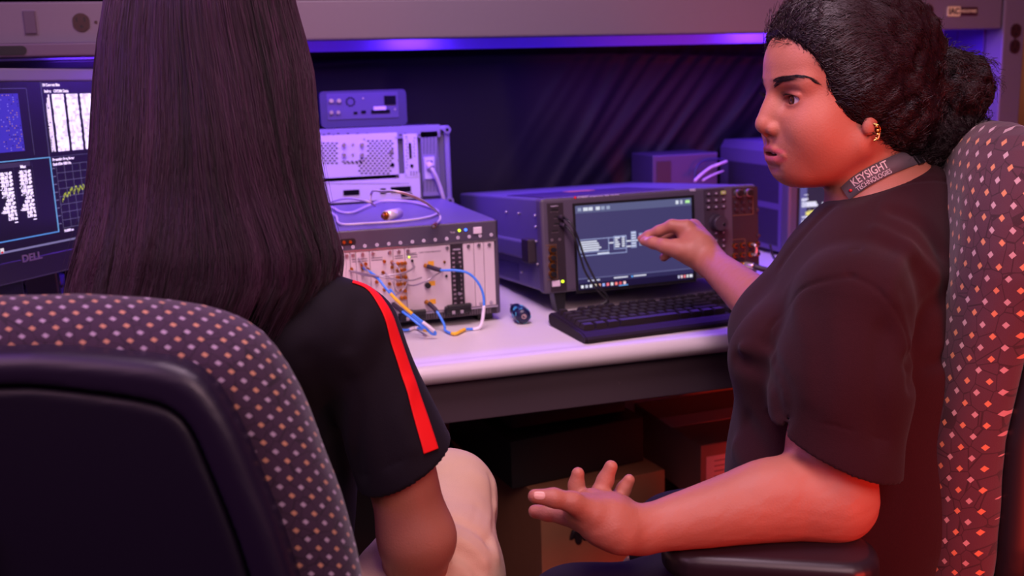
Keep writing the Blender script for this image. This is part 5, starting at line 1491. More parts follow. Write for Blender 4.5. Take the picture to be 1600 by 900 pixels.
def hairs_on(fnl, P0, D0, L, K, off, curl=0.0, lift=0.0):
    """march strands over a field in local coordinates; P0 roots, D0 function giving directions"""
    P = P0.copy(); out = [P.copy()]; ph = rs.uniform(0, 6.28, len(P)); fr = rs.uniform(.5, 1.2, len(P))
    for k_ in range(K-1):
        n = grad(fnl, P, .004); D = D0(P, k_/(K-1)); D = D-n*(D*n).sum(1, keepdims=True); D /= np.linalg.norm(D, axis=1, keepdims=True)+1e-9
        S_ = np.cross(n, D)
        P = P+(D*1.0+S_*(curl*np.sin(ph+fr*k_*1.3))[:, None])*(L/(K-1))[:, None]
        d = fnl(P.astype(np.float32)); P = P-n*(d-(off+lift*(k_/(K-1))**2))[:, None]*.8
        out.append(P.copy())
    return np.stack(out, 1)
bare = head_fn(mouth=False, ears=False, lids=False)
def brow(y):
    n = 300; t = rs.uniform(0, 1, n); c0 = np.array([(.0885, y*.0110, .0205), (.0860, y*.0240, .0255), (.0740, y*.0400, .0270), (.0600, y*.0520, .0200)])
    seg = t*3; i = np.minimum(seg.astype(int), 2); f_ = (seg-i)[:, None]
    P = c0[i]*(1-f_)+c0[i+1]*f_; P[:, 2] += rs.uniform(-.0034, .0034, n)*(1.12-t)
    P = project(bare, P, .0003); tan = np.array([-.35, y*1.0, .0])
    def D(P_, k_): 
        D_ = np.tile(tan, (len(P_), 1)); D_[:, 2] += .55-.9*t; return D_
    return hairs_on(bare, P, D, rs.uniform(.006, .010, n), 6, .0006)
for y in (1, -1):
    pchild(strands(hw(brow(y).reshape(-1, 3)).reshape(-1, 6, 3), .00022, .00006, 3, 'eyebrow', M_hair2))
    c = np.array((.0672, y*.031, 0.0)); L_ = []
    for k_ in range(34):
        a = -1+2*k_/33; b0 = c+np.array([.0138*math.sqrt(1-.35*a*a), a*.0145, .0049*math.sqrt(max(0, 1-a*a))+.0006]); o_ = nrm([.9, a*.7, .25])
        L_.append([b0+o_*.0078*t+np.array([0, 0, .0042*t*t-.0012*t]) for t in np.linspace(0, 1, 6)])
    pchild(strands(hw(np.array(L_).reshape(-1, 3)).reshape(-1, 6, 3), .00022, .00004, 3, 'eyelashes', M_hair2))
# ---- hair gathered in a bun
HR = Sdf()
HR.add(ell((-.022, 0, .045), (.105, .084, .096)), 0)
HR.add(ell((.030, 0, .062), (.056, .068, .060)), .03)
HR.add(ell((-.062, 0, -.018), (.062, .074, .062)), .03)
for y in (1, -1): HR.add(ell((-.005, y*.052, .010), (.040, .030, .040)), .03)
HR.add(ell((-.150, .002, -.004), (.044, .045, .054)), .012)
HR.add(ell((-.128, .010, -.056), (.043, .045, .034)), .012)
HR.add(ell((-.178, .004, .018), (.026, .032, .026)), .012)
_c1, _c2 = waves(31, 130, 6), waves(32, 300, 6)
HR.disp(lambda P: (.0050*_c1(P)+.0024*_c2(P))*np.clip((.02-P[:, 0])/.05, .15, 1.5))
HR.sub(ell((.103, 0, -.016), (.066, .125, .095)), .008)
HR.sub(ell((.042, 0, -.086), (.055, .125, .066)), .008)
HR.sub(ell((.01, 0, -.17), (.14, .2, .085)), .012)
V, Q = sdf_mesh(HR, (-.225, -.105, -.12), (.10, .105, .155), .0024)
hb_ = pchild(np_mesh('hair', hw(V), Q, M_hair2))
HRp = Sdf(); HRp.ops = [o_ for o_ in HR.ops]
bun = np.array([-.155, 0, -.01])
def roots(n, cond):
    out = []
    while len(out) < n:
        i = rs.randint(0, len(V), n*2); P = V[i]; P = P[cond(P)]; out += list(P)
    return np.array(out[:n])
P0 = roots(6500, lambda P: P[:, 0] > -.118)
def Dm(P, k_):
    D = bun-P; D /= np.linalg.norm(D, axis=1, keepdims=True); D[:, 2] += .25*np.clip((P[:, 0]+.02)/.08, 0, 1); return D
S1 = hairs_on(HRp, P0, Dm, rs.uniform(.03, .085, len(P0)), 20, .0010, curl=.8)
P1 = roots(3000, lambda P: P[:, 0] < -.108)
def Db(P, k_):
    q = P-bun; D = np.cross(q, np.array([.25, 1, .15])); D += .6*_vec(P); return D
_va, _vb, _vc = waves(41, 90, 5), waves(42, 90, 5), waves(43, 90, 5)
def _vec(P):
    P = P.astype(np.float32); return np.stack([_va(P), _vb(P), _vc(P)], 1)*.12
S2 = hairs_on(HRp, P1, Db, rs.uniform(.03, .07, len(P1)), 20, .0012, curl=.9, lift=.003)
# loose curls around the outline
P2 = roots(800, lambda P: (P[:, 0] < -.10) | (P[:, 2] < -.03) | ((P[:, 0] > .055) & (P[:, 2] > .02)))
def Df(P, k_): return Db(P, k_)*8+Dm(P, k_)*.1+_vec(P)*3
S3 = hairs_on(HRp, P2, Df, rs.uniform(.015, .055, len(P2)), 20, .0015, curl=1.6, lift=.014)
P4 = roots(260, lambda P: (P[:, 0] > .045))
S4 = hairs_on(HRp, P4, lambda P, k_: _vec(P)*6+np.array([.2, 0, -.8]), rs.uniform(.008, .02, len(P4)), 20, .001, curl=1.8, lift=.005)
S = np.concatenate([S1, S2, S3, S4])
pchild(strands(hw(S.reshape(-1, 3)).reshape(S.shape), .00052, .00022, 3, 'hair_strands', M_hair), hb_)
# ---- earring and lanyard
mb = MB()
lobe = np.array((-.004, .0795, -.040))
for k_ in range(4):
    p_ = lobe+np.array([-.003-.002*math.sin(k_), .0005, .006-.0048*k_]); mb.ball(tuple(hw(p_[None])[0]), .0020, 8)
mb.tube([tuple(hw((lobe+np.array(q_))[None])[0]) for q_ in ((.001, 0, .009), (-.005, .002, .007), (-.007, .002, 0), (-.005, .002, -.008), (.0, 0, -.011))], .0012, n=8)
pchild(mb.build('earring', mat('gold_earring', (235, 190, 110), .2, metal=1.0)))
SKW = lambda P: HEAD(((P-HO.astype(np.float32)) @ HM.astype(np.float32)).astype(np.float32))
def both(P): return np.minimum(SKW(P), SB(P)+.002)
path = [(1322, 303), (1341, 287), (1362, 274), (1386, 262), (1410, 252), (1436, 245), (1460, 243)]
PT = [np.array(hit(SKW, *p)) for p in path if hit(SKW, *p) is not None]
PT = np.array([v[:] for v in spline(PT, 8)])
def band(u, v, off=.0016):
    """point on the strap: u along (m), v across (m)"""
    seg = np.linalg.norm(np.diff(PT, axis=0), axis=1); cs = np.concatenate([[0], np.cumsum(seg)])
    p = np.array([np.interp(u, cs, PT[:, i]) for i in range(3)]); p2 = np.array([np.interp(u+.004, cs, PT[:, i]) for i in range(3)])
    p1 = np.array([np.interp(u-.004, cs, PT[:, i]) for i in range(3)]); t = nrm(p2-p1); n = grad(SKW, p[None])[0]; n = nrm(n-t*(n@t)); b = np.cross(n, t)
    return p+b*v+n*(off+.0006), n
LEN = np.linalg.norm(np.diff(PT, axis=0), axis=1).sum()
nu = 60; WD = .0105; Vn, Qn = [], []
for i in range(nu+1):
    for (v_, o_) in ((-WD, 0), (WD, 0), (WD, .0012), (-WD, .0012)):
        p_, _ = band(LEN*i/nu, v_, .0012+o_); Vn.append(p_)
for i in range(nu):
    for k_ in range(4): a = i*4; Qn.append((a+k_, a+(k_+1) % 4, a+4+(k_+1) % 4, a+4+k_))
lan = np_mesh('lanyard', np.array(Vn), np.array(Qn), mat('lanyard_grey', (92, 80, 88), .7), None, smooth=False)
pchild(lan)
def band_text(txt, size, u0, v0, m, bold=0):
    o = text_mesh(txt, size, 'lettering', m, None, align='LEFT', bold=bold, extrude=.0001, sx=.72)
    for v in o.data.vertices:
        p_, n_ = band(u0+v.co.x, v0+v.co.y, .0030+v.co.z); v.co = Vector(p_)
    pchild(o, lan)
seg_u = .014
band_text('KEYSIGHT', .0140, seg_u, .0034, mat('lanyard_print', (214, 200, 205), .5), .0002)
band_text('TECHNOLOGIES', .0086, seg_u, -.0062, mat('lanyard_print', (214, 200, 205), .5))
mb = MB(); p_, n_ = band(seg_u-.006, -.002, .003); mb.ball(p_, .0022, 6); pchild(mb.build('logo', M_redlogo), lan)
p_, n_ = band(LEN*.90, 0, .002); q_, _ = band(LEN*.90+.004, 0, .002)
mb = MB(); X_ = nrm(q_-p_); Y_ = np.cross(n_, X_)
mb.box((-.006, -.0125, -.001), (.006, .0125, .0035), .001, M=Matrix(((X_[0], Y_[0], n_[0], p_[0]), (X_[1], Y_[1], n_[1], p_[1]), (X_[2], Y_[2], n_[2], p_[2]), (0, 0, 0, 1))))
pchild(mb.build('lanyard_clip', M_black), lan)
# ================================================================ the seated woman at the left, seen from behind
pl_ = empty('person', (0.0, 1.10, 0.0), label='woman in a black polo with red sleeve stripe, long straight hair, seen from behind', cat='person')
T1 = Matrix.Translation((0, -1.10, 0.0))
def lchild(o, par=None): o.data.transform(T1); o.parent = par or pl_; return o
lf = nrm((0.02, 1.0, 0)); ll = np.cross((0, 0, 1), lf)
LM = np.stack([lf, ll, bu], 1); LO = at(322, 55, 1.14)
def lw(P): return np.asarray(P) @ LM.T + LO
shr = at(550, 522, 1.06); elb = at(650, 838, 1.08); wr = at(600, 1010, 1.27)
back = at(330, 640, 1.13)
shl = back*2-shr; shl = shr+ll*.33+lf*.04+np.array((0, 0, -.055))
nl0 = lw(np.array([[-.05, 0, -.18]]))[0]
AB = Sdf()
AB.add(schain([shr, at(613, 690, 1.068), elb], [.040, .0385, .0370]), 0)
AB.add(chain([elb, at(650, 900, 1.13), wr], [.0385, .036, .024], .02), .02)
AB.add(ell(at(672, 845, 1.075), (.020, .020, .024)), .02)
AB.add(rc(wr, wr+lf*.09+ll*.03, .022, .018), .02)
for k_ in range(4): AB.add(chain([wr+lf*.08+ll*(.03-.018*k_+.02), wr+lf*.12+ll*(.03-.018*k_+.02)-bu*.01, wr+lf*.145+ll*(.03-.018*k_+.02)-bu*.03], [.0095, .0085, .0070], .004), .006)
AB.add(chain([wr+lf*.03+ll*.03, wr+lf*.06+ll*.055, wr+lf*.085+ll*.06-bu*.01], [.011, .0095, .0080], .004), .006)
lo, hi = bounds([shr, elb, wr, wr+lf*.15+ll*.06, at(672, 845, 1.075)], .06)
aR = sdf_mesh(AB, lo, hi, .0026)
mir = aR[0].copy()                                   # the other arm mirrors it across the body's middle plane
mid = (shr+shl)/2
d_ = (mir-mid) @ ll; mir = mir-np.outer(2*d_, ll)
NK = rc((-.015, 0, -.05), (-.030, 0, -.20), .045, .048)
HLS = head_fn(neck=False); HLS.add(NK, .02)
hv, Q_head = sdf_mesh(HLS, (-.115, -.09, -.22), (.125, .09, .135), .0018); hcols = skin_cols(hv)
nk = sdf_mesh(Sdf().add(rc(nl0+np.array((0, 0, .06)), nl0-np.array((0, 0, .06)), .052, .058)), nl0-.13, nl0+.13, .005)
V, Q = join_np([(lw(hv), Q_head), aR, (mir, aR[1][:, ::-1]), nk])
cols = np.concatenate([hcols, skin_cols(aR[0], (160, 104, 84)), skin_cols(mir, (160, 104, 84)), skin_cols(nk[0], (160, 104, 84))])
lchild(np_mesh('body', V, Q, M_skin, None, cols))
# ---- polo
PL = Sdf()
PL.add(ell(back, (.105, .170, .20), LM), 0)
PL.add(ell(at(345, 860, 1.14), (.105, .150, .20), LM), .06)
PL.add(rc(shr+ll*.03, shl-ll*.03, .053, .053), .05)
PL.add(rc(nl0-bu*.04, back+bu*.08, .070, .10), .06)
PL.add(rc(nl0-bu*.05, shr+ll*.03, .048, .046), .05)
PL.add(rc(nl0-bu*.05, shl-ll*.03, .048, .046), .05)
PL.add(ell(back-lf*.045+ll*(-.08)+bu*.03, (.05, .06, .09), LM), .04)
hemR = at(632, 720, 1.075); sD = nrm(hemR-shr)
hnL = nrm(np.cross(at(705, 686, 1.075)-at(565, 762, 1.07), lf+ll*.15))
if hnL[2] > 0: hnL = -hnL
SLL = Sdf().add(schain([shr, at(582, 600, 1.065), hemR, hemR+sD*.05], [.0520, .0510, .0560, .0580]))
SLL.sub(chain([hemR-sD*.03, hemR+sD*.09], [.046, .0545], 0), .001)
SLL.cut(halfspace(hemR, hnL), 0)
PL.ops.append(('u', SLL, .02))
for pts, A, w in (
    ([(548, 600), (560, 640), (556, 690), (562, 740)], .0030, .0090),
    ([(545, 560), (556, 620), (548, 690)], -.0030, .0100),
    ([(600, 540), (590, 600), (596, 660), (610, 720)], .0020, .0130),
    ([(560, 480), (548, 530), (545, 590)], .0030, .0120),
    ([(470, 470), (500, 520), (510, 580)], .0030, .0150),
    ([(430, 500), (470, 580), (500, 680)], -.0030, .0160),
    ([(480, 560), (520, 640), (530, 740)], .0035, .0140),
    ([(640, 600), (630, 650), (645, 700)], -.0018, .0090),
    ([(572, 742), (630, 718), (697, 672)], .0008, .0018)):
    f_ = stroke(PL, pts, A, w)
    if f_ is not None: PL.disp(f_)
PL.disp(lambda P: .0020*_wn(P)+.0006*_wn2(P))
PL.cut(halfspace(nl0+bu*.035, bu-lf*(-.25)), .003)
# left sleeve: mirrored
def mirp(p): return p-ll*2*((p-mid) @ ll)
hemL_ = mirp(hemR); sDL = nrm(hemL_-shl)
PLm = schain([shl, mirp(at(582, 600, 1.065)), hemL_], [.052, .051, .056])
PL.add(PLm, .03)
lo, hi = bounds([shr-ll*.09, shl+ll*.09, hemR, hemL_, nl0+bu*.04, at(345, 1000, 1.14), back-lf*.16, back+lf*.16], .03)
lo[2] = .60
V, Q = sdf_mesh(PL, lo, hi, .0026)
polo = lchild(np_mesh('polo_shirt', V, Q, M_polo))
cr = Sdf().add(lambda P: np.abs(rc(nl0-bu*.02+lf*(-.0), nl0+bu*.05+lf*.012, .070, .061)(P))-.003, 0)
cr.cut(halfspace(nl0+bu*.045, bu), .001); cr.cut(halfspace(nl0-bu*.015, -bu), .001)
V, Q = sdf_mesh(cr, nl0-.11, nl0+.11, .003); lchild(np_mesh('collar', V, Q, M_polo), polo)
def ribbon(fn, pts, ws, off=.0008, T=.0010, n=90):
    P = project(fn, np.array([v[:] for v in spline([(hit(fn, p[0], p[1]) if hit(fn, p[0], p[1]) is not None else at(*p)) for p in pts], 16)]), .0)
    for _ in range(2): P[1:-1] = (P[:-2]+P[1:-1]*2+P[2:])/4
    P = project(fn, P, 0); N = grad(fn, P, .003); Tn = np.gradient(P, axis=0); Tn /= np.linalg.norm(Tn, axis=1)[:, None]
    B = np.cross(N, Tn); W_ = np.interp(np.linspace(0, 1, len(P)), np.linspace(0, 1, len(ws)), ws)
    rows = []
    for s_ in np.linspace(-1, 1, 9): rows.append(project(fn, P+B*(W_*s_)[:, None], off, 3))
    G = np.stack(rows, 1); m, k_ = G.shape[:2]; Vn = G.reshape(-1, 3); idx = np.arange(m*k_).reshape(m, k_)
    Qn = np.stack([idx[:-1, :-1], idx[1:, :-1], idx[1:, 1:], idx[:-1, 1:]], -1).reshape(-1, 4)
    return Vn, Qn
PLr = Sdf(); PLr.ops = [o_ for o_ in PL.ops if o_[0] != 'i' and not (o_[0] == 's')]
M_redst = mat('stripe_red', (225, 20, 24), .7, spec=.25)
sA = shr+bu*.05
Vn, Qn = ribbon(PLr, [(552, 436, 1.04), (574, 450, 1.035), (596, 475, 1.03), (612, 511, 1.03), (630, 567, 1.03), (648, 622, 1.03), (665, 678, 1.03), (673, 705, 1.035)], [.004, .0055, .0070, .0080, .0085, .0090, .0095, .0095])
st_ = lchild(np_mesh('red_stripe', Vn, Qn, M_redst), polo)
s_ = st_.modifiers.new('thickness', 'SOLIDIFY'); s_.thickness = .0012; s_.offset = 1
# ---- khaki trousers: the right thigh shows beyond her elbow
TL = Sdf()
hipL = at(345, 1120, 1.14)
TL.add(ell(hipL, (.14, .175, .11), LM), 0)
kneeR = at(704, 776, 1.30)
hipR = at(560, 1040, 1.10)
TL.add(chain([hipR, at(680, 905, 1.18), kneeR], [.088, .078, .0585], .03), .04)
TL.add(chain([kneeR, kneeR-bu*.20+lf*.02, kneeR-bu*.50+lf*.05], [.058, .062, .050], .02), .02)
kneeL = kneeR+ll*.28+bu*-.02
TL.add(chain([hipR+ll*.2, kneeL], [.088, .066], .03), .04)
TL.add(chain([kneeL, kneeL-bu*.25, kneeL-bu*.50+lf*.04], [.064, .058, .050], .02), .02)
for pts, A, w in (
    ([(705, 810), (735, 822), (765, 845)], .0040, .0070),
    ([(700, 835), (730, 850), (758, 880)], -.0035, .0080),
    ([(705, 860), (735, 872), (750, 895)], .0045, .0070),
    ([(770, 745), (772, 800), (762, 850)], .0035, .0060),
    ([(682, 782), (720, 784), (750, 790)], .0012, .0022),
    ([(748, 790), (738, 815), (722, 835)], .0014, .0024),
    ([(700, 735), (735, 722), (765, 740)], .0015, .0100),
    ([(775, 790), (765, 830), (778, 870)], -.0030, .0080),
    ([(700, 880), (722, 890), (735, 905)], -.0040, .0070)):
    f_ = stroke(TL, pts, A, w)
    if f_ is not None: TL.disp(f_)
_wk = waves(51, 110, 6)
TL.disp(lambda P: .0020*_wn(P)+.0010*_wk(P))
V, Q = sdf_mesh(TL, (-.30, .80, .06), (.42, 1.52, .80), .0040)
lchild(np_mesh('trousers', V, Q, M_trouser_k))
for kx in (kneeR, kneeL):
    fx = np.array([kx[0], kx[1], 0.0])+lf*.05; s = Sdf().add(chain([fx+lf*-.04+bu*.045, fx+lf*.08+bu*.038, fx+lf*.15+bu*.034], [.045, .040, .030], .02)); s.add(rc(fx-lf*.03+bu*.12, fx-lf*.03+bu*.05, .042, .045), .03)
    s.cut(lambda P: .004-P[:, 2], .004)
    V, Q = sdf_mesh(s, fx+(-.15, -.15, 0), fx+(.15, .22, .18), .006); lchild(np_mesh('shoe', V, Q, mat('shoe_dark', (34, 28, 32), .6)))
# ---- long straight hair
HY = np.array([-190, -165, -120, -60, 0, 60, 110, 200, 250, 300, 350, 400, 440, 480, 540])
HL_ = np.array([275, 232, 200, 175, 160, 150, 146, 142, 138, 133, 125, 112, 102, 96, 92])
HR_ = np.array([365, 402, 430, 452, 462, 478, 490, 500, 506, 514, 526, 540, 536, 515, 480])
HB = np.array([.04, .075, .100, .118, .126, .130, .130, .130, .128, .126, .124, .120, .116, .114, .112])   # how far it stands out towards the back
HD = np.array([1.13, 1.13, 1.13, 1.13, 1.13, 1.13, 1.125, 1.115, 1.11, 1.105, 1.095, 1.085, 1.08, 1.075, 1.07])
def hull(u, y, back_=0.0, fr=False):
    L_, R_, B_, D_ = (np.interp(y, HY, a) for a in (HL_, HR_, HB, HD))
    c = 2*u-1; x = L_+(R_-L_)*u
    dep = D_-B_*np.sqrt(np.clip(1-c*c, 0, 1)) if not fr else D_+.045*np.sqrt(np.clip(1-c*c, 0, 1))
    dep = dep+back_
    P = CAM_POS+FW*dep[:, None]+RT*((x-800)/F_PX*dep)[:, None]-UP*((y-450)/F_PX*dep)[:, None]
    return P
nth, nyy = 96, 90
ys = np.linspace(-189, 455, nyy); rows = []
for y in ys:
    th = np.linspace(0, 2*math.pi, nth, endpoint=False); u = .5-.5*np.cos(th)*.965; fr = np.sin(th) < 0
    A_ = hull(u, np.full(nth, y), .004); B_ = hull(u, np.full(nth, y), 0, True)
    ins_ = .5+(u-.5)*1
    rows.append(np.where(fr[:, None], B_, A_))
G = np.array(rows); idx = np.arange(nth*nyy).reshape(nyy, nth)
lock = np.sin(np.linspace(0, 2*math.pi, nth, endpoint=False)*23+np.sin(np.linspace(0, 12, nth))*2)
G = G+FW*(lock[None, :, None]*.0022)*np.clip(np.linspace(-.2, 1, nyy), 0, 1)[:, None, None]
Qn = np.stack([idx[:-1], np.roll(idx[:-1], -1, 1), np.roll(idx[1:], -1, 1), idx[1:]], -1).reshape(-1, 4)
Vn = G.reshape(-1, 3); c0 = len(Vn)
Vn = np.concatenate([Vn, G[0].mean(0)[None], G[-1].mean(0)[None]])
hairb = np_mesh('hair', Vn, Qn, mat('hair_base_long', (16, 8, 12), .55, spec=.3), None)
me_ = hairb.data
lchild(hairb)
capv = [tuple(np.array(v.co)) for v in me_.vertices]
mb = MB()
for row in (0, nyy-1):
    vs = [mb.bm.verts.new(capv[idx[row, j]]) for j in range(nth)]; mb.bm.faces.new(vs)
co_ = mb.build('hair_cap', mat('hair_base_long', (16, 8, 12), .55, spec=.3), hairb)
rs = np.random.RandomState(12)
def long_strands(N, K, clumps, off, jit, rad0, rad1, ymin=-175, flare=0.0):
    cu = rs.uniform(.012, .988, clumps); cend = rs.uniform(395, 480, clumps); cph = rs.uniform(0, 6.28, clumps); cdep = rs.normal(0, 1, clumps); camp = rs.uniform(.3, 1, clumps)
    ci = rs.randint(0, clumps, N); u0 = np.clip(cu[ci]+rs.normal(0, .022, N), .004, .996)
    yend = np.where(cu[ci] < .30, rs.uniform(470, 530, N), cend[ci]+rs.uniform(-45, 62, N)+25*np.exp(-((cu[ci]-.95)/.12)**2)*0-30*np.clip((cu[ci]-.9)/.1, 0, 1))
    y0 = np.where(rs.uniform(size=N) < .75, rs.uniform(ymin, -60, N), rs.uniform(-60, 200, N))
    global CLUMP_TONE
    CLUMP_TONE = rs.uniform(.25, 2.1, clumps)[ci][:, None]
    out = []; ph = rs.uniform(0, 6.28, N); dj = rs.normal(0, jit, N); fl = rs.normal(0, 1, N)
    for k_ in range(K):
        t = k_/(K-1); y = y0+(yend-y0)*t
        tt = np.clip((y+150)/600, 0, 1)
        u = u0+(cu[ci]-u0)*.65*tt+.022*np.sin(cph[ci]+tt*7)*camp[ci]*tt+.005*np.sin(ph+tt*15)*tt
        # strands over the right side sweep outwards lower down
        u = u+1.5*np.clip(tt-.22, 0, 1)**1.3*np.clip(u0-.22, 0, .5)*np.clip(1-u0, 0, .6)*np.exp(-((u0-.62)/.35)**2)
        # a parted gap low at the left
        u = u-.055*np.exp(-((u0-.34)/.07)**2)*np.clip(tt-.62, 0, 1)/.38
        u = u+flare*fl*np.clip(tt-.3, 0, 1)**2
        b_ = -off-np.abs(dj)+cdep[ci]*.0028*tt-.0015*np.sin(cph[ci]*3+tt*9)*tt
        ov = np.clip(u, -.03, 1.03)
        P = hull(np.clip(ov, 0, 1), y, b_)
        L_ = np.interp(y, HY, HR_)-np.interp(y, HY, HL_)
        P = P+RT*((ov-np.clip(ov, 0, 1))*L_/F_PX*1.1)[:, None]
        out.append(P)
    return np.stack(out, 1)
S1 = long_strands(9000, 26, 150, .0005, .0016, 0, 0)
c1 = rs.uniform(.7, 1.4, (len(S1), 1))*CLUMP_TONE*np.array(srgb(42, 18, 36)[:3])
M_hl = mat('hair_long', (42, 22, 30), .40, spec=.38, vcol=True)
lchild(strands(S1, .00042, .00018, 3, 'hair_strands', M_hl, None, c1), hairb)
S2 = long_strands(420, 26, 200, .002, .004, 0, 0, flare=.05)
c2 = np.tile(np.array(srgb(46, 22, 38)[:3]), (len(S2), 1))
lchild(strands(S2, .00026, .00012, 3, 'loose_strands', M_hl, None, c2), hairb)
# ================================================================ patterned office chairs
def fabric(name, base, ca, cb, s, sz, dot=.17, lines=True):
    m = bpy.data.materials.new(name); m.use_nodes = True; nt = m.node_tree; N = nt.nodes; L = nt.links
    b = N['Principled BSDF']; b.inputs['Roughness'].default_value = .85; b.inputs['Specular IOR Level'].default_value = .25; b.inputs['Sheen Weight'].default_value = .2
    at_ = N.new('ShaderNodeAttribute'); at_.attribute_name = 'pat'
    sp_ = N.new('ShaderNodeSeparateXYZ'); L.new(at_.outputs['Vector'], sp_.inputs[0])
    def mth(op, a, c=None, val=None):
        n = N.new('ShaderNodeMath'); n.operation = op
        for i, v in enumerate((a, c)):
            if v is None: continue
            if isinstance(v, (int, float)): n.inputs[i].default_value = v
            else: L.new(v, n.inputs[i])
        return n.outputs[0]
    a = mth('DIVIDE', sp_.outputs[0], s); c = mth('DIVIDE', sp_.outputs[1], sz)
    p = mth('ADD', a, c); q = mth('SUBTRACT', a, c)
    fp = mth('FRACT', p); fq = mth('FRACT', q)
    dp = mth('ABSOLUTE', mth('SUBTRACT', fp, .5)); dq = mth('ABSOLUTE', mth('SUBTRACT', fq, .5))
    in_ = mth('MULTIPLY', mth('LESS_THAN', dp, dot), mth('LESS_THAN', dq, dot))
    row = mth('FLOORED_MODULO', mth('SUBTRACT', mth('FLOOR', p), mth('FLOOR', q)), 2.0)
    mx = N.new('ShaderNodeMix'); mx.data_type = 'RGBA'; mx.inputs['A'].default_value = srgb(*ca); mx.inputs['B'].default_value = srgb(*cb); L.new(row, mx.inputs['Factor'])
    base_out = None
    if lines:
        v = N.new('ShaderNodeTexVoronoi'); v.feature = 'DISTANCE_TO_EDGE'; v.inputs['Scale'].default_value = 1.0; v.inputs['Randomness'].default_value = .75
        cb_ = N.new('ShaderNodeCombineXYZ'); L.new(mth('MULTIPLY', a, 1.25), cb_.inputs[0]); L.new(mth('MULTIPLY', c, 1.0), cb_.inputs[1]); L.new(cb_.outputs[0], v.inputs['Vector'])
        ln = mth('LESS_THAN', v.outputs['Distance'], .022)
        m2 = N.new('ShaderNodeMix'); m2.data_type = 'RGBA'; m2.inputs['A'].default_value = srgb(*base); m2.inputs['B'].default_value = tuple(x*.5 for x in srgb(*base)[:3])+(1,); L.new(ln, m2.inputs['Factor']); base_out = m2.outputs['Result']
    m3_ = N.new('ShaderNodeMix'); m3_.data_type = 'RGBA'; m3_.inputs['A'].default_value = srgb(*base); L.new(in_, m3_.inputs['Factor']); L.new(mx.outputs['Result'], m3_.inputs['B'])
    if base_out: L.new(base_out, m3_.inputs['A'])
    L.new(m3_.outputs['Result'], b.inputs['Base Color'])
    tc = N.new('ShaderNodeTexCoord'); n = N.new('ShaderNodeTexNoise'); n.inputs['Scale'].default_value = 900; L.new(tc.outputs['Object'], n.inputs['Vector'])
    bp = N.new('ShaderNodeBump'); bp.inputs['Strength'].default_value = .25; bp.inputs['Distance'].default_value = .001; L.new(n.outputs['Fac'], bp.inputs['Height']); L.new(bp.outputs['Normal'], b.inputs['Normal'])
    return m
def poly2(pts):
    pts = np.array(pts, np.float32); n = len(pts)
    def f(X, Z):
        d = np.full(X.shape, 1e9, np.float32); s = np.ones(X.shape, np.float32); j = n-1
        for i in range(n):
            e = pts[j]-pts[i]; wx = X-pts[i, 0]; wz = Z-pts[i, 1]; t = np.clip((wx*e[0]+wz*e[1])/(e @ e), 0, 1)
            d = np.minimum(d, (wx-e[0]*t)**2+(wz-e[1]*t)**2)
            c1 = Z >= pts[i, 1]; c2 = Z < pts[j, 1]; c3 = e[0]*wz > e[1]*wx
            flip = (c1 & c2 & c3) | (~c1 & ~c2 & ~c3); s = np.where(flip, -s, s); j = i
        return s*np.sqrt(d)
    return f
def smooth_outline(pts, n=3):
    P = [Vector((p[0], p[1], 0)) for p in pts]; P = P+[P[0]]; return [(v.x, v.y) for v in spline(P, n)][:-1]
def extr(out2, y0, y1, r, bend=None):
    """rounded extrusion of an outline in local x,z between y0 and y1"""
    o2 = poly2(out2); yc, hy = (y0+y1)/2, (y1-y0)/2
    def f(P):
        x, y, z = P[:, 0], P[:, 1], P[:, 2]
        if bend is not None: y = y-bend(x, z)
        a = o2(x, z)+r; b = np.abs(y-yc)-hy+r
        return np.minimum(np.maximum(a, b), 0)+np.sqrt(np.maximum(a, 0)**2+np.maximum(b, 0)**2)-r
    return f
def pat_attr(o, uv):
    a = o.data.attributes.new('pat', 'FLOAT_VECTOR', 'POINT'); v = np.zeros((len(uv), 3), np.float32); v[:, :2] = uv; a.data.foreach_set('vector', v.ravel())
# base shared by both chairs: seat, column, star base, castors; local x = width, y = forward, z from the floor
def chair_base(root, seat_m, zs=.45, fwd=.26, side=0.0, arms=True, arm_z=.64, arm_m=None):
    s = Sdf().add(extr(rrect(.48, .46, .12, 6, side, fwd), -.0, .001, .0), 0)
    o2 = poly2(rrect(.49, .46, .12, 6, side, fwd))
    def sf(P):
        a = o2(P[:, 0], P[:, 1])+.035; b = np.abs(P[:, 2]-zs+.045)-.045+.035
        return np.minimum(np.maximum(a, b), 0)+np.sqrt(np.maximum(a, 0)**2+np.maximum(b, 0)**2)-.035
    V, Q = sdf_mesh(sf, (side-.27, fwd-.26, zs-.12), (side+.27, fwd+.26, zs+.03), .006)
    o = np_mesh('seat', V, Q, seat_m, root); pat_attr(o, np.stack([V[:, 0]+0*V[:, 2], V[:, 1]-V[:, 2]], 1))
    MB().box((side-.17, fwd-.17, zs-.12), (side+.17, fwd+.17, zs-.088), .008).build('seat_plate', M_black, root)
    MB().cyl((side, fwd, .10), (side, fwd, .28), .030).cyl((side, fwd, .28), (side, fwd, zs-.11), .018).build('gas_column', M_black, root)
    for k_ in range(5):
        a = R(90+72*k_); dx, dy = math.cos(a), math.sin(a)
        l = MB().tube([(side, fwd, .11), (side+dx*.15, fwd+dy*.15, .10), (side+dx*.29, fwd+dy*.29, .075)], lambda t: .026-.010*t, n=10).build('base_leg', M_black, root)
        MB().cyl((side+dx*.29-dy*.022, fwd+dy*.29+dx*.022, .029), (side+dx*.29+dy*.022, fwd+dy*.29-dx*.022, .029), .028).build('castor', M_black, l)
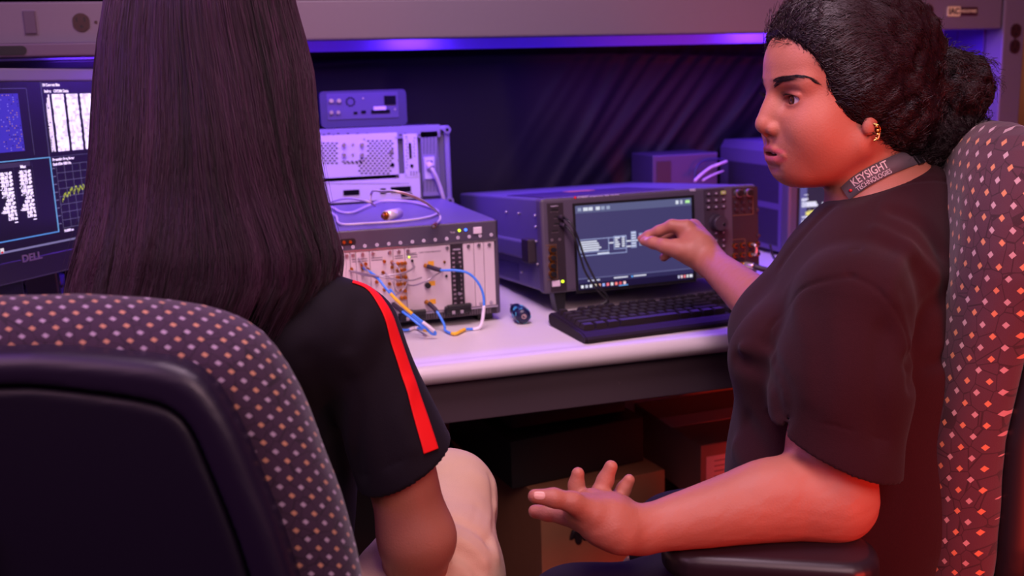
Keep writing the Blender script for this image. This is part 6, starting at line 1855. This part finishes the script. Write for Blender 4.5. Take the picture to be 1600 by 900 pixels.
# ---- left chair, its back shell towards the camera
cxl = at(20, 700, .80)
cx_dir = _r0/np.linalg.norm(_r0); cy_dir = np.array([-cx_dir[1], cx_dir[0], 0])
lc = empty('office_chair', (cxl[0], cxl[1], 0), (0, 0, math.atan2(cx_dir[1], cx_dir[0])), label='office chair with dotted purple fabric rim and black plastic back shell, back to the camera', cat='chair')
fl_ = Face(lc, 0.0)
def lp(x, y): p = fl_.loc(x, y); return (p.x, p.z)
def mirror_out(pts, cxp=20):
    c_ = lp(cxp, 700)[0]; Rr = [lp(*p) for p in pts]; return Rr+[(2*c_-x, z) for x, z in reversed(Rr)]
OUT = mirror_out([(80, 476), (150, 478), (250, 485), (330, 501), (395, 533), (440, 588), (472, 650), (502, 722), (527, 790), (545, 850), (557, 900), (572, 1000), (575, 1090), (545, 1170), (460, 1200), (240, 1208)])
SHO = mirror_out([(80, 531), (150, 534), (250, 541), (296, 548), (335, 565), (367, 600), (396, 650), (426, 720), (455, 790), (475, 850), (490, 900), (508, 1000), (500, 1080), (440, 1120), (240, 1130)])
INN = mirror_out([(80, 579), (150, 585), (250, 597), (298, 611), (327, 638), (352, 690), (382, 760), (408, 830), (428, 900), (448, 1000), (430, 1060), (240, 1080)])
lbend = lambda x, z: .10*x*x/.25*1.0
cush = Sdf().add(extr(smooth_outline(OUT, 2), -.012, .085, .045, lambda x, z: -.35*x*x), 0)
cush.disp(lambda P: .0010*_wn2(P))
lo = np.array([min(p[0] for p in OUT)-.02, -.12, min(p[1] for p in OUT)-.02]); hi = np.array([max(p[0] for p in OUT)+.02, .12, max(p[1] for p in OUT)+.02])
V, Q = sdf_mesh(cush, lo, hi, .0035)
FabL = fabric('fabric_dots_small', (60, 40, 62), (190, 136, 108), (170, 150, 172), .0185, .0150, .165)
o = np_mesh('back_cushion', V, Q, FabL, lc)
rr_ = np.hypot(V[:, 0], V[:, 2]-.6)
pat_attr(o, np.stack([V[:, 0]+V[:, 1]*.6, V[:, 2]+V[:, 1]*.6], 1))
M_shell = mat('shell_plastic', (28, 17, 40), .42, spec=.5, bump=(1400, .05))
shl_ = Sdf().add(extr(smooth_outline(SHO, 2), -.040, .0, .015, lambda x, z: -.35*x*x), 0)
shl_.sub(extr(smooth_outline(INN, 2), -.10, -.026, .004, lambda x, z: -.35*x*x), .004)
V, Q = sdf_mesh(shl_, lo, hi, .0028)
np_mesh('back_shell', V, Q, M_shell, lc)
INN2 = [(x*.985+lp(20, 700)[0]*.015, z-.002) for x, z in INN]
pn = Sdf().add(extr(smooth_outline(INN2, 2), -.036, -.015, .009, lambda x, z: -.35*x*x), 0)
V, Q = sdf_mesh(pn, lo, hi, .0030); np_mesh('back_panel', V, Q, mat('panel_plastic', (20, 11, 32), .5, spec=.4, bump=(1400, .05)), lc)
pL = [(-5, 770), (6, 800), (14, 840), (20, 880), (22, 930)]
mb = MB(); mb.tube([Vector(fl_.loc(x, y, -.040)) for x, y in pL], .0045, n=8); mb.build('bungee_trim', M_black, lc, label='thin curved black cord on the shell')
chair_base(lc, FabL, zs=.46, fwd=.33)
MB().tube([(0, .33, .38), (0, .08, .40), (0, -.03, .50), (0, -.035, .62)], .022, n=12).build('back_bar', M_black, lc)
# ---- right chair, seen from its left edge
cyd = nrm((-0.90, 0.43, 0)); cxd = np.array([cyd[1], -cyd[0], 0])      # forward, right
near_ = at(1522, 650, 1.13)
cc = near_+cxd*.235
rcx = empty('office_chair', (cc[0], cc[1], 0), (0, 0, math.atan2(cyd[1], cyd[0])-math.pi/2), label='tall office chair with diamond-patterned maroon fabric back behind the T-shirt woman', cat='chair')
RB = lambda x, z: -.155*np.clip(z-.76, 0, 1)-.25*np.clip(z-1.0, 0, 1)**2
o2r = rrect(.47, .66, .165, 8, 0, .79)
cs = Sdf().add(extr(o2r, -.050, .050, .046, RB), 0)
cs.disp(lambda P: .0012*_wn2(P)+.0010*_wn(P))
V, Q = sdf_mesh(cs, (-.27, -.24, .42), (.27, .09, 1.18), .0040)
FabR = fabric('fabric_diamonds', (74, 42, 54), (190, 124, 88), (172, 142, 146), .0262, .0262, .155)
o = np_mesh('back_cushion', V, Q, FabR, rcx)
rad_ = .15
edge = np.maximum(0, np.abs(V[:, 2]-.80)-(.34-rad_))*np.sign(V[:, 2]-.80)
pat_attr(o, np.stack([V[:, 0]*(np.abs(V[:, 1]) > -1)+V[:, 1]*1.0-.35*np.maximum(0, edge), V[:, 2]], 1))
sh2 = Sdf().add(extr(rrect(.455, .64, .16, 8, 0, .79), -.078, -.040, .016, RB), 0)
V, Q = sdf_mesh(sh2, (-.27, -.28, .42), (.27, .05, 1.18), .0045)
np_mesh('back_shell', V, Q, mat('shell_maroon_black', (30, 18, 24), .45, spec=.5), rcx)
chair_base(rcx, FabR, zs=.42, fwd=.20)
MB().tube([(0, .27, .38), (0, -.02, .40), (0, -.10, .50), (0, -.095, .66)], .024, n=12).build('back_bar', M_black, rcx)
# armrest pad under the near forearm (its mate on the far side is out of sight behind her)
pa0 = onz(1030, 868, .686); pa1 = onz(1385, 890, .686); dpa = nrm(pa1-pa0); wpa = np.cross((0, 0, 1), dpa)
rot_ = Matrix(((dpa[0], wpa[0], 0), (dpa[1], wpa[1], 0), (0, 0, 1))).to_4x4()
Lp = float(np.linalg.norm(pa1-pa0)); pa = poly2(rrect(Lp, .092, .040, 6, Lp/2, .046))
def af(P):
    a = pa(P[:, 0], P[:, 1])+.013; b = np.abs(P[:, 2]+.0165)-.0165+.013
    return np.minimum(np.maximum(a, b), 0)+np.sqrt(np.maximum(a, 0)**2+np.maximum(b, 0)**2)-.013
V, Q = sdf_mesh(af, (-.0213, -.0207, -.0519), (Lp+.02, .115, .02), .0025)
a_o = np_mesh('armrest', V, Q, mat('armrest_rubber', (34, 22, 28), .38, spec=.5), rcx)
bpy.context.view_layer.update()
a_o.matrix_world = Matrix.Translation(Vector(pa0)) @ rot_
MB().box((Lp/2-.03, .04, -.26), (Lp/2+.03, .062, -.030), .004).box((Lp/2-.025, .03, -.29), (Lp/2+.025, .18, -.25), .006).build('arm_post', M_black, a_o)
